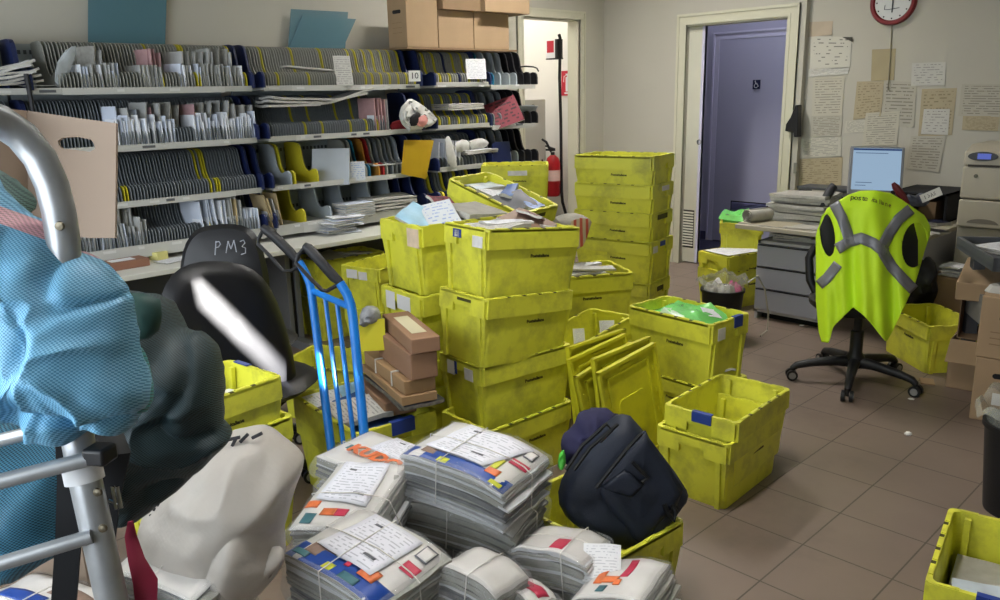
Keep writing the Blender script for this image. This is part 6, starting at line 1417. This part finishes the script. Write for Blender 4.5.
# ------------------------------------------------------------------ steel roll frame and the bags hanging on it
RT = mat('rail_steel', 'a3a6a9', .36, .55, var=.1, vscale=30)
fr = thing('steel_frame', 'bent steel tube frame of a trolley at the left edge', 'trolley', V((.28, 1.0, 0)))
so = fr.location; q = lambda pts: [pd(x, y, d)-so for x, y, d in pts]
MB().tube(q(((-60, 112, .9), (-25, 113, .93), (0, 121, .96), (22, 136, .98), (40, 158, .99), (52, 185, 1.0), (59, 212, 1.0), (63, 240, 1.0), (70, 340, 1.02), (78, 440, 1.03), (85, 478, 1.03), (113, 605, 1.05), (150, 770, 1.08))), .0195, 20).build('bent_tube', RT, fr, smooth=80)
MB().tube(q(((80, 458, 1.03), (85, 481, 1.032))), .0238, 20).build('white_collar', mat('collar_white', 'd5d6d8', .4), fr)
for a, b in (((-60, 497, .95), (96, 457, 1.0)), ((-60, 582, .97), (92, 536, 1.02)), ((-60, 455, 1.15), (30, 433, 1.1))):
    MB().tube(q((a, b)), .0095, 12).build('rail', RT, fr, smooth=80)
MB().box(pd(100, 454, 1.0)-so, (.03, .03, .022), rz=.6).build('rail_end_cap', BLACKP, fr, bevel=.004)
for x, y in ((98, 492), (103, 528), (60, 226)):
    p = pd(x, y, 1.012 if y > 300 else .98)-so
    MB().lathe([(0, 0), (.006, 0), (.005, .003), (0, .004)], 12, M=Matrix.Translation(p) @ (-FH).to_track_quat('Z', 'Y').to_matrix().to_4x4()).build('screw', mat('screw_brass', '6f6858', .4, .8), fr)
# side posts that carry it down to the floor
p0 = pd(150, 770, 1.08)-so
MB().tube([p0, V((p0.x+.02, p0.y, .1)), V((p0.x+.02, p0.y, .0))], .0195, 14).build('lower_post', RT, fr)
def woven(name, base, gap, stripe=None, sc_=230, rough=.45):
    m = mat(name, base, rough, var=.0); L_ = m.node_tree.links; b_ = m.node_tree.nodes['Principled BSDF']; tc = mnode(m, 'ShaderNodeTexCoord')
    sp = mnode(m, 'ShaderNodeSeparateXYZ'); L_.new(tc.outputs['UV'], sp.inputs[0])
    def mt(op, a, c=0):
        n = mnode(m, 'ShaderNodeMath', operation=op)
        for i, x in enumerate((a, c)):
            if isinstance(x, (int, float)): n.inputs[i].default_value = x
            else: L_.new(x, n.inputs[i])
        return n.outputs[0]
    su, sv = mt('SINE', mt('MULTIPLY', sp.outputs[0], sc_*6.2832)), mt('SINE', mt('MULTIPLY', sp.outputs[1], sc_*6.2832))
    mx = mnode(m, 'ShaderNodeMix', data_type='RGBA'); L_.new(mt('MULTIPLY', mt('ADD', mt('MULTIPLY', su, sv), 1), .5), mx.inputs['Factor'])
    rp = mnode(m, 'ShaderNodeMapRange'); rp.inputs['From Min'].default_value = .35; rp.inputs['From Max'].default_value = .6
    mx.inputs['A'].default_value = lin(gap); mx.inputs['B'].default_value = lin(base)
    L_.new(mx.inputs['Factor'].links[0].from_socket, rp.inputs['Value']); L_.new(rp.outputs[0], mx.inputs['Factor'])
    out = mx.outputs['Result']
    if stripe:                                     # a woven band of another colour across the cloth
        col, lo, hi, k = stripe
        w = mt('ADD', sp.outputs[1], mt('MULTIPLY', sp.outputs[0], k))
        band = mt('MULTIPLY', mt('GREATER_THAN', w, lo), mt('LESS_THAN', w, hi))
        m2 = mnode(m, 'ShaderNodeMix', data_type='RGBA'); L_.new(band, m2.inputs['Factor']); L_.new(out, m2.inputs['A'])
        m3 = mnode(m, 'ShaderNodeMix', data_type='RGBA'); L_.new(rp.outputs[0], m3.inputs['Factor']); m3.inputs['A'].default_value = tuple(x*.55 for x in lin(col)[:3])+(1,); m3.inputs['B'].default_value = lin(col)
        L_.new(m3.outputs['Result'], m2.inputs['B']); out = m2.outputs['Result']
    L_.new(out, b_.inputs['Base Color'])
    bp = mnode(m, 'ShaderNodeBump', Strength=.4, Distance=.002); L_.new(rp.outputs[0], bp.inputs['Height']); L_.new(bp.outputs[0], b_.inputs['Normal'])
    return m
WB = woven('woven_blue', '86bfe0', '4788ad', ('d9a3ab', .262, .284, .42)); WBD = woven('woven_blue_dark', '47839f', '123a4d'); WG = woven('woven_dark_green', '31474d', '131f22', rough=.5); WT = woven('woven_teal', '2f9aa0', '1c5c62'); WP = woven('woven_pink', 'd08a96', '86505c'); WGR = woven('woven_green_grey', '587a76', '24403e')
bb2 = thing('woven_bag', 'light blue woven bag with a pink stripe draped over the steel frame', 'bag', pd(60, 430, 1.06))
so = bb2.location
BO = ((-40, 165), (0, 185), (20, 208), (52, 226), (66, 240), (85, 252), (108, 264), (128, 284), (134, 300), (137, 325), (145, 370), (150, 400), (140, 418), (128, 430), (112, 426), (95, 420), (85, 432), (70, 440), (42, 436), (20, 420), (0, 420), (-40, 425))
pillow([pd(x, y, 1.02)-so for x, y in BO], .10, nr=30, fold=.013, fs=8, seed=121, power=.55, sub=5, aniso=(1.3, 1.3, 1.6), back=.35, crease=1.4).build('bag_body', WB, bb2, smooth=180)
o = pillow([pd(x, y, 1.03)-so for x, y in ((136, 345), (143, 360), (149, 385), (150, 405), (144, 412), (139, 395), (134, 370))], .03, nr=6, fold=.006, fs=14, seed=126).build('teal_edge', WT, bb2, smooth=180); o['label'] = 'teal woven edge'
gb = thing('dark_green_bag', 'dark green woven bag slumped between the blue bag and the white sack', 'bag', pd(170, 500, 1.5)); so = gb.location
GO = ((95, 300), (125, 292), (143, 298), (160, 304), (178, 330), (198, 332), (214, 355), (220, 390), (224, 420), (230, 442), (212, 462), (190, 482), (165, 500), (140, 517), (118, 508), (105, 480), (95, 430), (90, 360))
pillow([pd(x, y, 1.45)-so for x, y in GO], .13, nr=26, fold=.022, fs=7, seed=131, power=.5, sub=5, aniso=(1, 1, 1.3), crease=1.0).build('bag_body', WG, gb, smooth=180)
o = pillow([pd(x, y, 1.30)-so for x, y in ((128, 294), (160, 300), (158, 330), (140, 340), (130, 325))], .02, nr=6, fold=.01, fs=12, seed=133).build('green_corner', mat('green_cloth', '22443f', .6), gb, smooth=180)
g0 = tag(pillow([pd(x, y, 1.12) for x, y in ((-40, 160), (0, 172), (12, 182), (25, 200), (30, 214), (10, 210), (-40, 200))], .06, nr=8, fold=.012, fs=10, seed=135, sub=3).build('green_mesh_bag', WGR, smooth=180), 'grey green mesh bag behind the blue bag at the left edge', 'bag')
lb_ = thing('woven_bag', 'darker blue woven bag hanging behind the steel rails in the lower left', 'bag', pd(20, 560, 1.2)); so = lb_.location
pillow([pd(x, y, 1.2)-so for x, y in ((-60, 420), (20, 425), (66, 440), (74, 470), (75, 520), (70, 548), (40, 566), (10, 582), (-60, 590))], .08, nr=14, fold=.018, fs=8, seed=141, sub=3, aniso=(1.4, 1.4, .6)).build('bag_body', WBD, lb_, smooth=180)
STRB = mat('strap_black', '101216', .7)
def ribbon(name, pts, w, m, label, cat, twist=0, th=.003):
    P = [pd(*p) for p in pts]; mb = MB(); rows = []
    for i, p in enumerate(P):
        ww = w[i] if isinstance(w, (list, tuple)) else w
        s = CR*math.cos(.3)+FH*math.sin(.3)
        rows.append([p-s*ww/2, p+s*ww/2, p+s*ww/2+FH*th, p-s*ww/2+FH*th])
    mb.loft(rows); return tag(mb.build(name, m, smooth=60), label, cat)
ribbon('black_strap', ((68, 438, 1.08), (70, 480, 1.09), (68, 540, 1.1), (63, 610, 1.12)), .032, STRB, 'wide black strap hanging left of the steel post', 'strap')
ribbon('black_strap', ((100, 430, 1.10), (112, 455, 1.08), (108, 500, 1.1), (104, 560, 1.12), (105, 610, 1.14)), [.05, .045, .03, .022, .02], STRB, 'black strap with a buckle hanging right of the steel post', 'strap')
bkl = thing('strap_buckle', 'small chrome buckle on the black strap right of the steel post', 'buckle', pd(117, 496, 1.05)); so = bkl.location
MB().tube([pd(113, 486, 1.05)-so, pd(117, 487, 1.05)-so, pd(121, 508, 1.05)-so, pd(117, 509, 1.05)-so], .003, 8, closed=True).tube([pd(109, 500, 1.05)-so, pd(118, 504, 1.05)-so], .0025, 8).build('buckle_frame', CHROME, bkl)
ribbon('red_strap', ((130, 522, 1.10), (130, 536, 1.10), (136, 560, 1.09), (145, 582, 1.08), (146, 605, 1.08)), [.006, .014, .02, .03, .026], mat('strap_crimson', '8e1f3c', .6, var=.1), 'crimson strap end hanging before the shrink-wrapped newspapers', 'strap')
# cardboard tray standing behind the tube
ctm = thing('cardboard_tray', 'upright cardboard panel with a hand hole behind the steel tube', 'box', pd(80, 300, 1.62)); so = ctm.location
A, B, Cq, Dq = pd(28, 111, 1.66), pd(117, 123.5, 1.62), pd(116, 238, 1.62), pd(30, 300, 1.66)
hole = [(60, 146), (59, 141), (63, 138), (78, 137), (92, 140), (95, 144), (96, 149), (91, 152), (76, 150), (64, 149)]
def onp(px, py):
    n = (B-A).cross(Dq-A).normalized(); r = ray(px, py); return CP+r*((A-CP).dot(n)/r.dot(n))
import bmesh
bm = bmesh.new(); outer = [(28, 111), (50, 114), (80, 118.5), (117, 123.5), (117, 160), (116.5, 200), (116, 238), (90, 238), (66, 236), (30, 300), (28.5, 200)]
vo = [bm.verts.new(onp(*p)-so) for p in outer]; vh = [bm.verts.new(onp(*p)-so) for p in hole]
eo = [bm.edges.new((vo[i], vo[(i+1) % len(vo)])) for i in range(len(vo))]; eh = [bm.edges.new((vh[i], vh[(i+1) % len(vh)])) for i in range(len(vh))]
bmesh.ops.triangle_fill(bm, use_beauty=True, use_dissolve=False, edges=eo+eh)
me = bpy.data.meshes.new('front_panel'); bm.to_mesh(me); bm.free(); me.materials.append(mat('cardboard_pale', '968474', .8, var=.04, vscale=4))
link('front_panel', me, ctm, solid=.006)
MB().loft([[p-so, p-so+FH*.005] for p in (A, Dq, pd(-40, 300, 1.45), pd(-40, 105, 1.45))], closed=False, cap0=False, cap1=False).build('side_panel', mat('cardboard_pale', '968474', .8), ctm, smooth=0) if False else None
q0 = pd(15, 300, 1.66); MB().box((q0.x-so.x, q0.y-so.y, .62-so.z), (.10, .16, 1.24), rz=YAW).build('carton_body', mat('cardboard_pale', '968474', .8), ctm, smooth=0)
mb = MB(); pp = [A-so, Dq-so, pd(-40, 290, 1.50)-so, pd(-40, 104, 1.50)-so]; mb.loft([pp, [p+FH*.006 for p in pp]]); mb.build('side_panel', mat('cardboard_pale', '968474', .8), ctm, smooth=0)
# ------------------------------------------------------------------ light
def area(name, loc, rot, sx, sy, power, col):
    l = bpy.data.lights.new(name, 'AREA'); l.shape = 'RECTANGLE'; l.size = sx; l.size_y = sy; l.energy = power; l.color = col
    o = bpy.data.objects.new(name, l); COL.objects.link(o); o.location = loc; o.rotation_euler = rot
    return o
# rear wall with the window; the added sunbeam gap is in the near wall
mb = MB()
S1, S2 = pd(199, 289, CHD-.05+CHS*(199-228)/100), pd(291, 381, CHD-.04+CHS*(291-228)/100)
sun_d = V((SUNX, 1, SUNZ)).normalized()
def backp(P): return P+sun_d*((YN-P.y)/sun_d.y)
q1, q2 = backp(S1), backp(S2)
print('SLOT', q1, q2, sun_d)
# near wall; added panels leave a slanting gap aiming one sunbeam at the chair
hw = .062
qx0, qx1 = q1.x, q2.x; zlo, zhi = min(q1.z, q2.z)-hw*1.4, max(q1.z, q2.z)+hw*1.4
nw = MB().b2((XB, YN-.02, 0), (qx0, YN, ZC)).b2((qx1, YN-.02, 0), (XR+.1, YN, ZC)).b2((qx0, YN-.02, 0), (qx1, YN, zlo)).b2((qx0, YN-.02, zhi), (qx1, YN, ZC))
struct(nw.build('wall_near', WALL, smooth=0))
bl = MB()
bl.prism([(qx0, q1.z+hw), (qx1, q2.z+hw), (qx1, zhi), (qx0, zhi)], YN-.012, YN-.006, 'y').prism([(qx0, zlo), (qx1, zlo), (qx1, q2.z-hw), (qx0, q1.z-hw)], YN-.012, YN-.006, 'y')
struct(bl.build('sunbeam_gap_panels', TRIM, smooth=0))
holes = [(WY0, WY1, WZ0, WZ1)]
ycut = sorted({YN, YL+.12} | {h[0] for h in holes} | {h[1] for h in holes}); zcut = sorted({0, ZC} | {h[2] for h in holes} | {h[3] for h in holes})
for y0, y1 in zip(ycut, ycut[1:]):
    for z0, z1 in zip(zcut, zcut[1:]):
        ym, zm = (y0+y1)/2, (z0+z1)/2
        if any(h[0] < ym < h[1] and h[2] < zm < h[3] for h in holes): continue
        mb.b2((XB-.02, y0, z0), (XB, y1, z1))
struct(mb.build('wall_rear', WALL, smooth=0))
mb = MB(); ww = .05
for y in (WY0, (2*WY0+WY1)/3, (WY0+2*WY1)/3, WY1): mb.b2((XB-.03, y-ww/2, WZ0), (XB+.03, y+ww/2, WZ1))
for z in (WZ0, WZ1): mb.b2((XB-.03, WY0, z-ww/2), (XB+.03, WY1, z+ww/2))
struct(mb.build('window_1', TRIM, smooth=0))
area('window_daylight', (XB-.08, (WY0+WY1)/2, (WZ0+WZ1)/2), (0, -PI/2, 0), WZ1-WZ0, WY1-WY0, P_WIN, (.86, .93, 1))
struct(MB().b2((XB-2.6, WY0-.6, WZ1+.04), (XB-.02, WY1+.6, WZ1+.08)).build('added_sun_canopy', TRIM, smooth=0))      # unseen canopy, added only to keep direct sun out of the window
s = bpy.data.lights.new('sun', 'SUN'); s.energy = P_SUN; s.angle = R(.6); s.color = (1, .97, .93)
so = bpy.data.objects.new('sun', s); COL.objects.link(so); so.rotation_euler = sun_d.to_track_quat('-Z', 'Y').to_euler()
FIX = mat('lamp_housing', 'e6e6e2', .5)
LEN = mat('lamp_lens', 'f4f4f0', .4, emit='fff6e8', estr=3)
for x, y, p, sprd in LAMPS:
    t = thing('ceiling_lamp', 'long fluorescent ceiling lamp', 'lamp', (x, y, ZC), group='ceiling lamps')
    MB().b2((-.65, -.09, -.055), (.65, .09, 0)).build('housing', FIX, t); MB().b2((-.62, -.07, -.062), (.62, .07, -.055)).build('lens', LEN, t)
    area('lamp_light', (x, y, ZC-.075), (0, 0, 0), 1.25, .16, p, (1, .97, .93)).data.spread = R(sprd)
area('corridor_light', (5.6, 6.4, ZC-.05), (0, 0, 0), 1, .8, P_COR, (1, .97, .92))
area('lobby_light', (7.1, 3.9, ZC-.05), (0, 0, 0), .6, .9, P_LOB, (.85, .88, 1))
w = bpy.data.worlds.new('world'); SC.world = w; w.use_nodes = True
w.node_tree.nodes['Background'].inputs[0].default_value = (.75, .85, 1, 1); w.node_tree.nodes['Background'].inputs[1].default_value = .6
SC.view_settings.view_transform = 'Standard'; SC.view_settings.look = 'None'; SC.view_settings.gamma = 1; SC.view_settings.use_curve_mapping = False
SC.view_settings.exposure = EXPO
SC.render.film_transparent = False
SC.cycles.max_bounces = 8; SC.cycles.use_denoising = True
